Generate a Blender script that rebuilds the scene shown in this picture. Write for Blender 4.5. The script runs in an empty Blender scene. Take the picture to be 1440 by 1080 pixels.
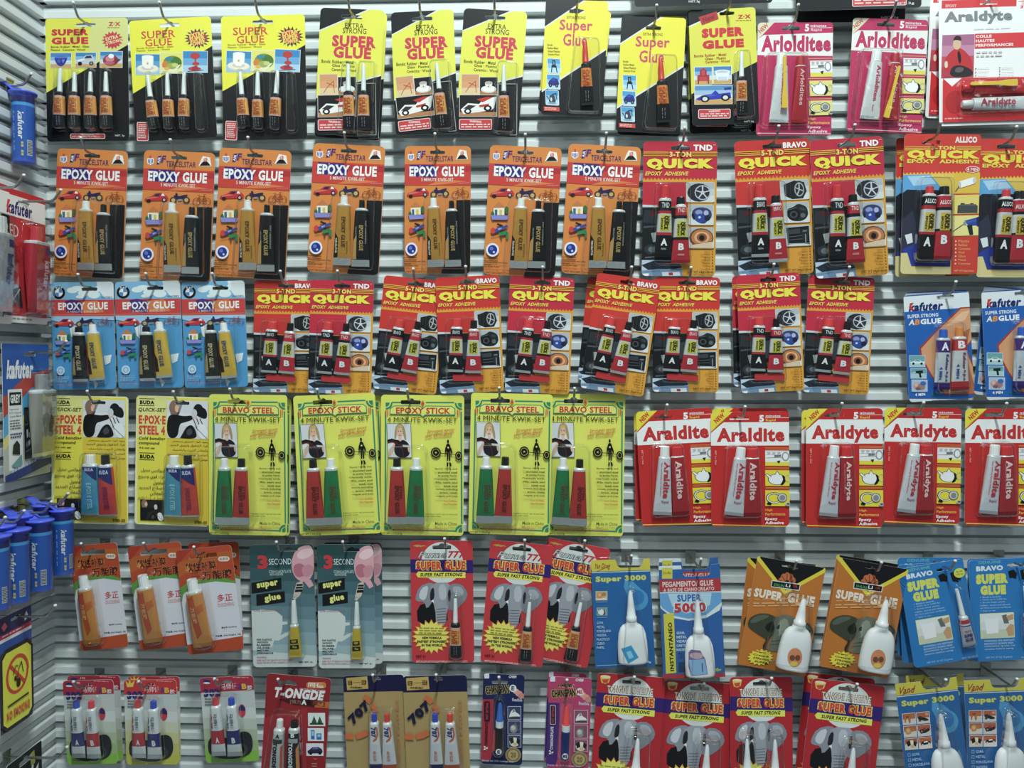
import bpy, math, random
from mathutils import Vector, Matrix
from mathutils.geometry import delaunay_2d_cdt
S = bpy.context.scene
COL = S.collection
random.seed(7)
# ---------------------------------------------------------------- camera, world, lamps, exposure
F = 1130.0                      # focal length in pixels of the 1440 x 1080 frame
CAM = Vector((0, -1.13, 1.45))  # the slatted wall stands at y = 0
cd = bpy.data.cameras.new('camera'); cam = bpy.data.objects.new('camera', cd); COL.objects.link(cam)
cd.sensor_width = 36; cd.lens = F * 36 / 1440; cd.clip_start = .02
cam.location = CAM; cam.rotation_euler = (math.radians(90 - 1.65), 0, math.radians(1.77))
S.camera = cam
RM = cam.rotation_euler.to_matrix()
S.view_settings.view_transform = 'Standard'; S.view_settings.look = 'None'
S.view_settings.gamma = 1; S.view_settings.use_curve_mapping = False
S.view_settings.exposure = 0.0
W = bpy.data.worlds.new('shop_air'); S.world = W; W.use_nodes = True
W.node_tree.nodes['Background'].inputs[0].default_value = (.78, .92, 1, 1)
W.node_tree.nodes['Background'].inputs[1].default_value = .19
def lamp(name, loc, aim, sx, sy, power, col):
    l = bpy.data.lights.new(name, 'AREA'); l.shape = 'RECTANGLE'; l.size = sx; l.size_y = sy; l.energy = power; l.color = col
    o = bpy.data.objects.new(name, l); COL.objects.link(o); o.location = loc
    o.rotation_euler = (Vector(aim) - Vector(loc)).to_track_quat('-Z', 'Y').to_euler(); return o
lamp('ceiling_lamp', (.12, -1.2, 3.15), (.1, 0, 1.5), .09, .5, 40, (.88, 1, .985))
lamp('ceiling_lamp', (-1.5, -2.2, 3.3), (-.3, 0, 1.4), .3, 1.2, 9.5, (.88, 1, .985))
lamp('ceiling_lamp', (1.7, -2.2, 3.3), (.3, 0, 1.4), .3, 1.2, 9.5, (.88, 1, .985))

def ray(px, py): return RM @ Vector(((px - 720) / F, (540 - py) / F, -1))
def P(px, py, d=0.0):           # the point of the plane d millimetres in front of the back wall seen at a pixel
    r = ray(px, py); return CAM + r * ((-d / 1000 - CAM.y) / r.y)
def PX(px, py, x):              # the same for a plane parallel to the left wall
    r = ray(px, py); return CAM + r * ((x - CAM.x) / r.x)

# ---------------------------------------------------------------- materials
MC = {}
def lin(h, g=1.0):
    if len(h) == 3: h = ''.join(c * 2 for c in h)
    o = []
    for i in (0, 2, 4):
        c = int(h[i:i + 2], 16) / 255
        c = c / 12.92 if c <= .04045 else ((c + .055) / 1.055) ** 2.4
        o.append(min(.93, c * g))
    y = (o[0] * .3 + o[1] * .5 + o[2] * .2); return tuple(max(.009, c * .9 + y * .1) for c in o)
def base_mat(name, col, rough=.4, spec=.35, metal=0., noise=0., nscale=60., bump=0., bscale=200.):
    m = bpy.data.materials.new(name); m.use_nodes = True; n = m.node_tree.nodes; l = m.node_tree.links; b = n['Principled BSDF']
    b.inputs['Base Color'].default_value = (*col, 1); b.inputs['Roughness'].default_value = rough
    b.inputs['Specular IOR Level'].default_value = spec; b.inputs['Metallic'].default_value = metal
    tc = n.new('ShaderNodeTexCoord')
    if noise:
        t = n.new('ShaderNodeTexNoise'); t.inputs['Scale'].default_value = nscale; l.new(tc.outputs['Object'], t.inputs['Vector'])
        r = n.new('ShaderNodeMapRange'); r.inputs['To Min'].default_value = 1 - noise; r.inputs['To Max'].default_value = 1 + noise
        l.new(t.outputs['Fac'], r.inputs['Value'])
        x = n.new('ShaderNodeMix'); x.data_type = 'RGBA'; x.blend_type = 'MULTIPLY'; x.inputs['Factor'].default_value = 1
        x.inputs[6].default_value = (*col, 1); l.new(r.outputs['Result'], x.inputs[7]); l.new(x.outputs[2], b.inputs['Base Color'])
    if bump:
        t = n.new('ShaderNodeTexNoise'); t.inputs['Scale'].default_value = bscale; l.new(tc.outputs['Object'], t.inputs['Vector'])
        u = n.new('ShaderNodeBump'); u.inputs['Strength'].default_value = bump; u.inputs['Distance'].default_value = .002
        l.new(t.outputs['Fac'], u.inputs['Height']); l.new(u.outputs['Normal'], b.inputs['Normal'])
    return m
def M(hexc, kind='card', g=1.0):
    k = (hexc, kind, round(g, 2))
    if k not in MC:
        c = lin(hexc, g)
        MC[k] = {'card': lambda: base_mat('printed_card', c, .36, .4),
                 'foil': lambda: base_mat('tube_foil', c, .33, .5, .15, 0, 0, .25, 90),
                 'steel': lambda: base_mat('bare_foil', c, .3, .5, .75, 0, 0, .3, 160),
                 'plastic': lambda: base_mat('plastic', c, .3, .45),
                 'milk': lambda: base_mat('milky_plastic', c, .35, .5, 0, .02, 30),
                 'paint': lambda: base_mat('painted_steel', c, .42, .4, 0, .05, 9, .03, 40),
                 'chrome': lambda: base_mat('chromed_wire', c, .22, .5, .9)}[kind]()
    return MC[k]
def clear_mat(name, bump, rough, tint=(.97, .985, .98), bs=110, ior=1.45):
    m = bpy.data.materials.new(name); m.use_nodes = True; n = m.node_tree.nodes; l = m.node_tree.links; n.clear()
    o = n.new('ShaderNodeOutputMaterial'); mx = n.new('ShaderNodeMixShader'); t = n.new('ShaderNodeBsdfTransparent'); g = n.new('ShaderNodeBsdfGlossy')
    f = n.new('ShaderNodeFresnel'); f.inputs['IOR'].default_value = ior; t.inputs['Color'].default_value = (*tint, 1); g.inputs['Roughness'].default_value = rough
    tc = n.new('ShaderNodeTexCoord'); ns = n.new('ShaderNodeTexNoise'); ns.inputs['Scale'].default_value = bs; ns.inputs['Detail'].default_value = 1
    bp = n.new('ShaderNodeBump'); bp.inputs['Strength'].default_value = bump; bp.inputs['Distance'].default_value = .003
    l.new(tc.outputs['Object'], ns.inputs['Vector']); l.new(ns.outputs['Fac'], bp.inputs['Height'])
    l.new(bp.outputs['Normal'], g.inputs['Normal'])
    k = n.new('ShaderNodeMath'); k.operation = 'MULTIPLY'; k.inputs[1].default_value = 1; k2 = n.new('ShaderNodeMath'); k2.operation = 'MINIMUM'; k2.inputs[1].default_value = .3
    l.new(f.outputs['Fac'], k.inputs[0]); l.new(k.outputs[0], k2.inputs[0]); l.new(k2.outputs[0], mx.inputs['Fac']); l.new(t.outputs[0], mx.inputs[1]); l.new(g.outputs[0], mx.inputs[2]); l.new(mx.outputs[0], o.inputs['Surface'])
    return m
CLEAR = clear_mat('clear_blister', .3, .12, bs=75)
CLEARTUBE = clear_mat('clear_tube', .05, .08)
STEEL = M('a8a8a4', 'chrome')

# ---------------------------------------------------------------- mesh helpers
class MB:
    def __init__(s): s.v = []; s.f = []; s.mi = []; s.m = []; s.sm = []
    def mat(s, m):
        if m not in s.m: s.m.append(m)
        return s.m.index(m)
    def add(s, vs, fs, m, smooth=False):
        b = len(s.v); i = s.mat(m); s.v += [tuple(v) for v in vs]
        for f in fs: s.f.append([b + k for k in f]); s.mi.append(i); s.sm.append(smooth)
    def box(s, x0, y0, z0, x1, y1, z1, m):
        s.add([(x, y, z) for x in (x0, x1) for y in (y0, y1) for z in (z0, z1)],
              [(0, 1, 3, 2), (4, 6, 7, 5), (0, 4, 5, 1), (2, 3, 7, 6), (0, 2, 6, 4), (1, 5, 7, 3)], m)
    def loft(s, rings, m, smooth=True, cap0=True, cap1=True):
        n = len(rings[0]); b = []
        for r in rings: b += r
        fs = [(i * n + j, i * n + (j + 1) % n, (i + 1) * n + (j + 1) % n, (i + 1) * n + j) for i in range(len(rings) - 1) for j in range(n)]
        s.add(b, fs, m, smooth)
        if cap0: s.add(rings[0], [tuple(range(n))[::-1]], m)
        if cap1: s.add(rings[-1], [tuple(range(n))], m)
    def lathe(s, prof, m, cx=0, cy=0, n=20, ky=1.0, cap0=True, cap1=True):
        s.loft([[(cx + r * math.cos(6.28318 * j / n), cy + ky * r * math.sin(6.28318 * j / n), z) for j in range(n)] for r, z in prof], m, True, cap0, cap1)
    def wire(s, pts, r, m, n=8):
        pts = [Vector(p) for p in pts]; rings = []
        up = Vector((1, 0, 0))
        for i, p in enumerate(pts):
            t = (pts[min(i + 1, len(pts) - 1)] - pts[max(i - 1, 0)]).normalized()
            a = up - t * up.dot(t)
            if a.length < 1e-4: a = Vector((0, 0, 1)) - t * t.z
            a.normalize(); c = t.cross(a); up = a
            rings.append([tuple(p + (a * math.cos(6.28318 * j / n) + c * math.sin(6.28318 * j / n)) * r) for j in range(n)])
        s.loft(rings, m)
    def mesh(s, name):
        me = bpy.data.meshes.new(name); me.from_pydata(s.v, [], s.f)
        for m in s.m: me.materials.append(m)
        me.polygons.foreach_set('material_index', s.mi); me.polygons.foreach_set('use_smooth', s.sm); me.update()
        return me
    def obj(s, name, parent=None, loc=(0, 0, 0), rot=(0, 0, 0)):
        o = bpy.data.objects.new(name, s.mesh(name)); COL.objects.link(o); o.parent = parent; o.location = loc; o.rotation_euler = rot; return o
def tag(o, label, cat, group=None):
    o['label'] = label; o['category'] = cat
    if group: o['group'] = group
    return o
def empty(name, loc=(0, 0, 0)):
    o = bpy.data.objects.new(name, None); COL.objects.link(o); o.location = loc; o.empty_display_size = .01; return o
def copy_tree(o, parent=None):
    c = o.copy(); COL.objects.link(c); c.parent = parent
    for ch in o.children: copy_tree(ch, c)
    return c
GC = {}
def glyphs(s, b=0., i=0.):
    k = (s, b, i)
    if k not in GC:
        c = bpy.data.curves.new('lettering', 'FONT'); c.body = s; c.offset = b; c.shear = i; c.space_character = 1 + b * 2.2; c.resolution_u = 2
        o = bpy.data.objects.new('lettering', c); m = o.to_mesh()
        v = [(p.co.x, p.co.y) for p in m.vertices]; f = [tuple(p.vertices) for p in m.polygons]
        o.to_mesh_clear(); bpy.data.objects.remove(o); bpy.data.curves.remove(c)
        x0 = min(p[0] for p in v); x1 = max(p[0] for p in v); y0 = min(p[1] for p in v); y1 = max(p[1] for p in v)
        GC[k] = ([((x - x0) / (x1 - x0) - .5, (y - y0) / max(1e-6, y1 - y0) - .5) for x, y in v], f)
    return GC[k]
def arabic(s):
    T = {'ا': 0xFE8D, 'ب': 0xFE8F, 'ت': 0xFE95, 'ج': 0xFE9D, 'ح': 0xFEA1, 'د': 0xFEA9, 'ذ': 0xFEAB, 'ر': 0xFEAD, 'ز': 0xFEAF, 'س': 0xFEB1, 'ش': 0xFEB5, 'ص': 0xFEB9, 'ض': 0xFEBD, 'ط': 0xFEC1,
         'ع': 0xFEC9, 'غ': 0xFECD, 'ف': 0xFED1, 'ق': 0xFED5, 'ك': 0xFED9, 'ل': 0xFEDD, 'م': 0xFEE1, 'ن': 0xFEE5, 'ه': 0xFEE9, 'و': 0xFEED, 'ي': 0xFEF1, 'إ': 0xFE87, 'ة': 0xFE93}
    R = 'ادذرزوإة'; out = []
    for w in s.split(' '):
        o = ''
        for k, c in enumerate(w):
            if c not in T: o += c; continue
            pre = k > 0 and w[k - 1] in T and w[k - 1] not in R
            post = k < len(w) - 1 and w[k + 1] in T and c not in R
            f = (3 if pre else 2) if post else (1 if pre else 0)
            o += chr(T[c] + f)
        out.append(o[::-1])
    return ' '.join(out[::-1])

# ---------------------------------------------------------------- printed cards
def rrect(x0, y0, x1, y1, r, n=4):
    r = min(r, abs(x1 - x0) / 2 - .01, abs(y1 - y0) / 2 - .01); o = []
    for cx, cy, a in ((x1 - r, y0 + r, -90), (x1 - r, y1 - r, 0), (x0 + r, y1 - r, 90), (x0 + r, y0 + r, 180)):
        for k in range(n + 1):
            t = math.radians(a + 90 * k / n); o.append((cx + r * math.cos(t), cy + r * math.sin(t)))
    return o
def area(p): return sum(p[i - 1][0] * p[i][1] - p[i][0] * p[i - 1][1] for i in range(len(p))) / 2
def clip_box(p, x0, y0, x1, y1):
    for ax, lim, sg in ((0, x0, 1), (0, x1, -1), (1, y0, 1), (1, y1, -1)):
        o = []
        for i in range(len(p)):
            a, b = p[i - 1], p[i]; da, db = (a[ax] - lim) * sg, (b[ax] - lim) * sg
            if (da >= 0) != (db >= 0):
                t = da / (da - db); o.append((a[0] + (b[0] - a[0]) * t, a[1] + (b[1] - a[1]) * t))
            if db >= 0: o.append(b)
        p = o
        if len(p) < 3: return []
    return p
def ellp(cx, cy, rx, ry, n=20): return [(cx + rx * math.cos(6.28318 * i / n), cy + ry * math.sin(6.28318 * i / n)) for i in range(n)]
ICON = {}
SOFT = set('elephant elephant2 fist fingers woman rider jacket strong hands moto camera caliper shoe blackshoe vase kettle puma teapot bowl shell'.split())
def chaikin(p, n=2):
    for _ in range(n):
        o = []
        for i in range(len(p)):
            a, b = p[i - 1], p[i]; o += [(a[0] * .75 + b[0] * .25, a[1] * .75 + b[1] * .25), (a[0] * .25 + b[0] * .75, a[1] * .25 + b[1] * .75)]
        p = o
    return p
class Art:
    """A printed hanging card. Drawing coordinates are those of an enlarged view of the card; they are turned into millimetres on the card."""
    def __init__(s, TL, TR, BL, base, g=1.0, k=.22917, r=5, slot=None, out=None, W=None, H=None, edge='e8e8e4', th=.5):
        s.TL = Vector(TL); ex = Vector(TR) - s.TL; ey = Vector(BL) - s.TL
        s.W = W or ex.length * k; s.H = H or ey.length * k; s.k = k
        s.I = Matrix(((ex.x, ey.x), (ex.y, ey.y))).inverted(); s.g = g; s.sh = []; s.parts = []; s.hx = s.W / 2; s.hy = 6.5
        s.out = [tuple(s.m(*p)) for p in out] if out else rrect(0, 0, s.W, s.H, r)
        s.hole = None
        if slot:
            cx, cy = s.m(slot[0], slot[1]); w, h = slot[2] * k / 2, slot[3] * k / 2; q = h * .9
            s.hole = [(cx - w + .8, cy + h), (cx - w, cy), (cx - w + .8, cy - h * .6), (cx - q - 2, cy - h * .7), (cx - q, cy - h * 1.3), (cx, cy - h * 1.6), (cx + q, cy - h * 1.3), (cx + q + 2, cy - h * .7), (cx + w - .8, cy - h * .6), (cx + w, cy), (cx + w - .8, cy + h)]
            s.hx, s.hy = cx, cy - h * 1.6
        s.edge = edge; s.th = th; s.base = base
        v, f = s._clip(s.out); s.sh.append((base, v, f, 0, (0, 0, s.W, s.H)))
    def m(s, x, y):
        q = s.I @ (Vector((x, y)) - s.TL); return Vector((q.x * s.W, q.y * s.H))
    def _clip(s, p):
        cc = lambda o: o if area(o) > 0 else o[::-1]
        vs = [Vector(q) for q in cc(p)]; n = len(vs); F_ = [list(range(n))]
        vs += [Vector(q) for q in cc(s.out)]; F_.append(list(range(n, len(vs)))); b = len(vs)
        if s.hole: vs += [Vector(q) for q in cc(s.hole)]; F_.append(list(range(b, len(vs))))
        V, E, FF, a, b2, of = delaunay_2d_cdt(vs, [], F_, 1, 1e-5)
        return [tuple(v) for v in V], [f for f, o in zip(FF, of) if 0 in o and 1 in o and 2 not in o]
    def put(s, col, v, f):
        if not f: return
        bb = (min(p[0] for p in v), min(p[1] for p in v), max(p[0] for p in v), max(p[1] for p in v))
        L = 1 + max([t[3] for t in s.sh if t[4][0] < bb[2] and t[4][2] > bb[0] and t[4][1] < bb[3] and t[4][3] > bb[1]] or [0])
        s.sh.append((col, v, f, L, bb))
    def rawpoly(s, col, q):
        if len(q) < 3 or abs(area(q)) < .02: return
        x0 = min(p[0] for p in q); x1 = max(p[0] for p in q); y0 = min(p[1] for p in q); y1 = max(p[1] for p in q)
        v, f = s._clip(q); s.put(col, v, f)
    def poly(s, col, pts): s.rawpoly(col, [tuple(s.m(*p)) for p in pts])
    def rect(s, col, x0, y0, x1, y1): s.poly(col, [(x0, y0), (x1, y0), (x1, y1), (x0, y1)])
    def rr(s, col, x0, y0, x1, y1, r=8): s.poly(col, rrect(x0, y0, x1, y1, r))
    def ell(s, col, cx, cy, rx, ry, n=24): s.poly(col, ellp(cx, cy, rx, ry, n))
    def ring(s, col, cx, cy, rx, ry, w, n=24, a0=0, a1=360):
        A = [math.radians(a0 + (a1 - a0) * i / n) for i in range(n + 1)]
        for a, b in zip(A, A[1:]):
            s.poly(col, [(cx + (rx + o) * math.cos(t), cy + (ry + o) * math.sin(t)) for t, o in ((a, 0), (b, 0), (b, -w), (a, -w))])
    def star(s, col, cx, cy, rx, ry, n, inn, rot=0):
        s.poly(col, [(cx + rx * (1 if i % 2 == 0 else inn) * math.cos(rot + math.pi * i / n), cy + ry * (1 if i % 2 == 0 else inn) * math.sin(rot + math.pi * i / n)) for i in range(2 * n)])
    def ln(s, col, w, *pts):
        for a, b in zip(pts, pts[1:]):
            a, b = Vector(a), Vector(b); t = b - a
            if t.length < 1e-6: continue
            t.normalize(); n = Vector((-t.y, t.x)) * w / 2
            s.poly(col, [tuple(a + n), tuple(b + n), tuple(b - n), tuple(a - n)])
    def frame(s, col, w, x0, y0, x1, y1): s.ln(col, w, (x0, y0), (x1, y0), (x1, y1), (x0, y1), (x0, y0))
    def T(s, t, x0, y0, x1, y1, col, b=0., i=0., rot=0.):
        c = s.m((x0 + x1) / 2, (y0 + y1) / 2); s._txt(t, c, abs(x1 - x0) * s.k, abs(y1 - y0) * s.k, rot, col, b, i)
    def R(s, t, cx, cy, L, h, rot, col, b=0., i=0.): s._txt(t, s.m(cx, cy), L * s.k, h * s.k, rot, col, b, i)
    def _txt(s, t, c, w, h, rot, col, b, i):
        v, f = glyphs(t, b, i); ca, sa = math.cos(math.radians(rot)), math.sin(math.radians(rot))
        q = []
        for x, y in v:
            x *= w; y *= -h; q.append((c.x + x * ca - y * sa, c.y + x * sa + y * ca))
        s.put(col, q, f)
    def para(s, lines, x0, y0, x1, y1, col, b=0., al='l', i=0., gap=.35):
        n = len(lines); p = (y1 - y0) / n; mx = max(len(t) for t in lines)
        for j, t in enumerate(lines):
            w = (x1 - x0) * len(t) / mx; a = x0 if al == 'l' else x1 - w if al == 'r' else (x0 + x1 - w) / 2
            s.T(t, a, y0 + p * j, a + w, y0 + p * (j + 1 - gap), col, b, i)
    def gl(s, col, x0, y0, x1, y1, n, al='l'):      # print too small to read in the photograph: rows of word-long dashes
        rnd = random.Random(int(x0 * 7 + y0)); p = (y1 - y0) / n
        for j in range(n):
            x = x0; e = x1 - (x1 - x0) * rnd.random() * .25
            while x < e:
                w = (x1 - x0) * (.08 + rnd.random() * .16); s.rect(col, x, y0 + p * j, min(x + w, e), y0 + p * (j + .5)); x += w + (x1 - x0) * .04
    def ic(s, name, x0, y0, x1, y1, bg=None, fr=None):
        if fr: s.rect(fr, x0 - 3, y0 - 3, x1 + 3, y1 + 3)
        if bg:
            bg = bg.split(','); n = len(bg)
            for j, c in enumerate(bg): s.rect(c, x0, y0 + (y1 - y0) * j / n, x1, y1)
        fx = lambda p: (x0 + (x1 - x0) * p[0] / 100, y0 + (y1 - y0) * p[1] / 100)
        for tok in ICON[name].split(';') if name else ():
            if '@' in tok:
                c, q = tok.split('@'); q = [float(z) for z in q.split(',')]
                if len(q) == 4: ps = [ellp(*q, 16)]
                else:
                    cx, cy, rx, ry, w = q; A = [6.28318 * i / 16 for i in range(17)]
                    ps = [[(cx + (rx + o) * math.cos(t), cy + (ry + o) * math.sin(t)) for t, o in ((a, 0), (b, 0), (b, -w), (a, -w))] for a, b in zip(A, A[1:])]
            else:
                c, q = tok.split(':'); q = [tuple(float(z) for z in w.split(',')) for w in q.split()]
                if '-' in c:
                    c, w = c.split('-'); w = float(w) / 2; ps = []
                    for a, b in zip(q, q[1:]):
                        a, b = Vector(a), Vector(b); t = (b - a).normalized(); n = Vector((-t.y, t.x)) * w
                        ps.append([tuple(a + n), tuple(b + n), tuple(b - n), tuple(a - n)])
                else: ps = [chaikin(q, 1 if 'eleph' in name else 2) if name in SOFT and len(q) > 3 else q]
            for p in ps: s.poly(c, [fx(z) for z in clip_box(p, 0, 0, 100, 100)])
    # ---- parts in front of the card
    def card_mesh(s):
        b = MB(); X = lambda p, y: (((p[0] - s.W / 2) / 1000), y, (s.H - p[1]) / 1000)
        for col, v, f, L, bb in s.sh:
            y = -.00003 * L; vs = [X(p, y) for p in v]; ff = []
            for q in f:
                a = sum(vs[q[i - 1]][0] * vs[q[i]][2] - vs[q[i]][0] * vs[q[i - 1]][2] for i in range(len(q)))
                ff.append(q if a > 0 else q[::-1])
            b.add(vs, ff, M(col, 'card', s.g))
        col, v, f, L, bb = s.sh[0]; e = M(s.edge, 'card', s.g)
        b.add([X(p, s.th / 1000) for p in v], [q for q in f], e)
        for o in [s.out] + ([s.hole] if s.hole else []):
            n = len(o); b.add([X(p, 0) for p in o] + [X(p, s.th / 1000) for p in o], [(i, (i + 1) % n, n + (i + 1) % n, n + i) for i in range(n)], e)
        return b.mesh('backing_card')
    def xz(s, x, y): p = s.m(x, y); return (p.x - s.W / 2) / 1000, (s.H - p.y) / 1000
    def tb(s, top, bot, cap=None, bands=(), tx=(), th=6.0, col='d8d8d8', kind='foil', crimp='c4c8c8', name='glue_tube', capkind='plastic', nz=0, dec=(), ck=.055):
        """A collapsible tube: top/bot = (left, right, y) of its shoulder and its crimped foot, cap = (left, right, top y, colour), bands = (from, to, colour) down its length."""
        k = s.k / 1000; xt, zt = s.xz((top[0] + top[1]) / 2, top[2]); xb, zb = s.xz((bot[0] + bot[1]) / 2, bot[2])
        L = math.hypot(xt - xb, zt - zb); ang = math.atan2(xt - xb, zt - zb); w0 = (top[1] - top[0]) * k / 2; w1 = (bot[1] - bot[0]) * k / 2; t = th / 1000
        A = lambda z: w1 + (w0 - w1) * min(1, z / L)
        B = lambda z: .0007 + (t - .0007) * min(1, max(0, (z - L * ck) / (L * .6))) ** .75
        N = 28; E = 2.7
        def rg(z, a=None, bb=None):
            a = a or A(z); bb = bb or B(z); o = []
            for j in range(N):
                c, q = math.cos(6.28318 * j / N), math.sin(6.28318 * j / N)
                o.append((a * math.copysign(abs(c) ** (2 / E), c), bb * math.copysign(abs(q) ** (2 / E), q), z))
            return o
        front = lambda x, z: -B(z) * (1 - min(.999, abs(x) / A(z)) ** E) ** (1 / E)
        b = MB(); cuts = sorted({0, ck, 1., *[1 - q for bd in bands for q in bd[:2]], .2, .4, .6, .8})
        cm = M(crimp or col, 'steel', s.g)
        for z0, z1 in zip(cuts, cuts[1:]):
            mid = 1 - (z0 + z1) / 2; c = col
            for v0, v1, cc in bands:
                if v0 <= mid <= v1: c = cc
            b.loft([rg(L * z0), rg(L * z1)], cm if z1 <= ck + 1e-6 and crimp else M(c, kind, s.g), True, z0 == 0, False)
        b.loft([rg(L), rg(L + .0012, A(L) * .93, t * .93), rg(L + .0025, A(L) * .6, t * .75)], M(bands[0][2] if nz and bands else col if not crimp else 'd0d4d4', 'foil', s.g), True, False, True)
        n0 = 0
        for d in dec:                                  # printed shapes: (colour, [(u, v) ...])
            n0 += 1; nu = 12
            for i in range(-nu, nu):
                st = clip_box(d[1], i / nu, -9, (i + 1) / nu, 9)
                if len(st) < 3: continue
                v0 = int(min(p[1] for p in st) / .06)
                while v0 * .06 < max(p[1] for p in st):
                    ce = clip_box(st, -2, v0 * .06, 2, (v0 + 1) * .06); v0 += 1
                    if len(ce) < 3: continue
                    pts = [(u * A(L * (1 - v)), L * (1 - v)) for u, v in ce]
                    b.add([(x, front(x, z) - .0001 - .00006 * n0, z) for x, z in pts], [tuple(range(len(pts)))], M(d[0], kind, s.g), True)
        for q in tx:                                   # lettering: (text, u across, from, to, letter height, colour, bold, upright)
            t_, u, v0, v1, h, cc = q[:6]; bo = q[6] if len(q) > 6 else .01; up = q[7] if len(q) > 7 else 0
            v, f = glyphs(t_, bo, 0); ln_ = L * (v1 - v0); zc = L * (1 - (v0 + v1) / 2); xc = u * A(zc); hh = h * k; o = []
            for x, y in v:
                X_, Z_ = (xc + x * hh, zc + y * ln_) if up else (xc + y * hh, zc - x * ln_ * (1 if h > 0 else -1))
                o.append((X_, front(X_, Z_) - .0006, Z_))
            b.add(o, f, M(cc, 'card', s.g))
        o = dict(n=name, m=b.mesh(name), loc=(xb, -(t + .0006), zb), rot=(0, ang, 0), ch=[])
        if cap:
            cw = (cap[1] - cap[0]) * k / 2; zc = math.hypot(*(Vector(s.xz((cap[0] + cap[1]) / 2, cap[2])) - Vector((xb, zb)))) ; c = MB(); ty = min(1, t / cw) * 1.0
            h0 = L + .0018; cmx = M(cap[3], capkind, s.g)
            if nz:
                c.lathe([(cw * .55, h0 - .001), (cw * .9, h0), (cw * .9, h0 + (zc - h0) * .08), (cw * .86, h0 + (zc - h0) * .1), (cw * .78, h0 + (zc - h0) * .5), (cw * .6, h0 + (zc - h0) * .94), (cw * .5, zc)], cmx, ky=min(1, ty), n=14)
            else:
                rb = []
                for q_, (rk, z) in enumerate([(.55, h0 - .0012), (1, h0), (1, h0 + .001), (.93, zc - .0015), (.86, zc - .0004), (.7, zc)]):
                    rb.append([(cw * rk * (1 - .05 * (j % 2) * (1 < q_ < 4)) * math.cos(6.28318 * j / 28), ty * cw * rk * (1 - .05 * (j % 2) * (1 < q_ < 4)) * math.sin(6.28318 * j / 28), z) for j in range(28)])
                c.loft(rb, cmx, False)
            o['ch'].append(('cap' if not nz else 'nozzle', c.mesh('cap'), (0, 0, 0)))
        s.parts.append(o)
    def bl(s, x0, y0, x1, y1, h=14., ti=0., r=5., fl=2.0, name='blister', bi=0.):
        """The clear plastic bubble over the contents."""
        p0, p1 = s.m(x0, y0), s.m(x1, y1); a0, b0, a1, b1 = p0.x, p0.y, p1.x, p1.y; t = ti * s.k; bt = bi * s.k
        a0 = max(a0, fl + .6); a1 = min(a1, s.W - fl - .6); b1 = min(b1, s.H - fl - .6)
        def rg(off, y):
            o = []
            for x, z in rrect(a0 + off, b0 + off, a1 - off, b1 - off, max(1.2, r - off), 3):
                q = 1 - (z - b0) / (b1 - b0); c = (a0 + a1) / 2; x = c + (x - c) * (1 - t * 2 / (a1 - a0) * q - bt * 2 / (a1 - a0) * (1 - q))
                o.append(((x - s.W / 2) / 1000, y / -1000, (s.H - z) / 1000))
            return o
        b = MB(); b.loft([rg(-fl, .75), rg(0, .8), rg(.5, h * .45), rg(1.2, h * .8), rg(2.4, h * .96), rg(4., h)], CLEAR, True, False, True)
        s.parts.append(dict(n=name, m=b.mesh(name), loc=(0, 0, 0), rot=(0, 0, 0), ch=[]))
    def stick(s, col, a, c, w, th=3, y=2., paddle=True):
        """A flat plastic mixing stick lying at a slant."""
        xa, za = s.xz(*a); xc, zc = s.xz(*c); L = math.hypot(xa - xc, za - zc); ang = math.atan2(xa - xc, za - zc); k = s.k / 1000; w = w * k / 2; b = MB(); t = th / 2000
        R_ = [(.6, 0), (1, .0006), (1.0, L * .12), (.95, L * .2), (.55, L * .42), (.5, L * .97), (.3, L)] if paddle else [(.7, 0), (1, .001), (1, L - .001), (.7, L)]
        b.loft([[(-w * q, -t, z), (w * q, -t, z), (w * q, t, z), (-w * q, t, z)] for q, z in R_], M(col, 'plastic', s.g), False)
        s.parts.append(dict(n='mixing_stick', m=b.mesh('mixing_stick'), loc=(xc, -(y / 1000 + t), zc), rot=(0, ang, 0), ch=[]))
    def bottle(s, body, noz, th=10., lab=None, dec=None, tx=(), tilt=0.):
        """A flat white bottle: body = (left, right, top y, bottom y), noz = (half width, top y); lab = list of (colour, [(x, y)...])."""
        k = s.k / 1000; x, zb = s.xz((body[0] + body[1]) / 2, body[3]); _, zt = s.xz((body[0] + body[1]) / 2, body[2]); _, zn = s.xz((body[0] + body[1]) / 2, noz[1])
        w = (body[1] - body[0]) * k / 2; L = zt - zb; b = MB(); t = th / 1000; m = M('f2f4f2', 'milk', s.g); N = 28
        def rg(a, d, z, E=2.5):
            return [(a * math.copysign(abs(math.cos(6.28318 * j / N)) ** (2 / E), math.cos(6.28318 * j / N)), d * math.copysign(abs(math.sin(6.28318 * j / N)) ** (2 / E), math.sin(6.28318 * j / N)), z) for j in range(N)]
        nw = noz[0] * k; pr = [(.86, 0), (.95, .015), (.99, .06), (1, .3), (.97, .55), (.9, .75), (.76, .9), (.6, .97)]
        b.loft([rg(w * q, t * (.9 if q < .9 else 1) * min(1, q + .12), L * z) for q, z in pr] + [rg(nw * 1.05, min(t, nw), L * 1.01, 2), rg(nw * 1.0, min(t, nw), L * 1.06, 2)], m)
        fr = lambda X_, Z_: -t * (1 - min(.97, abs(X_) / w) ** 2.5) ** .4 - .0005
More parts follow.
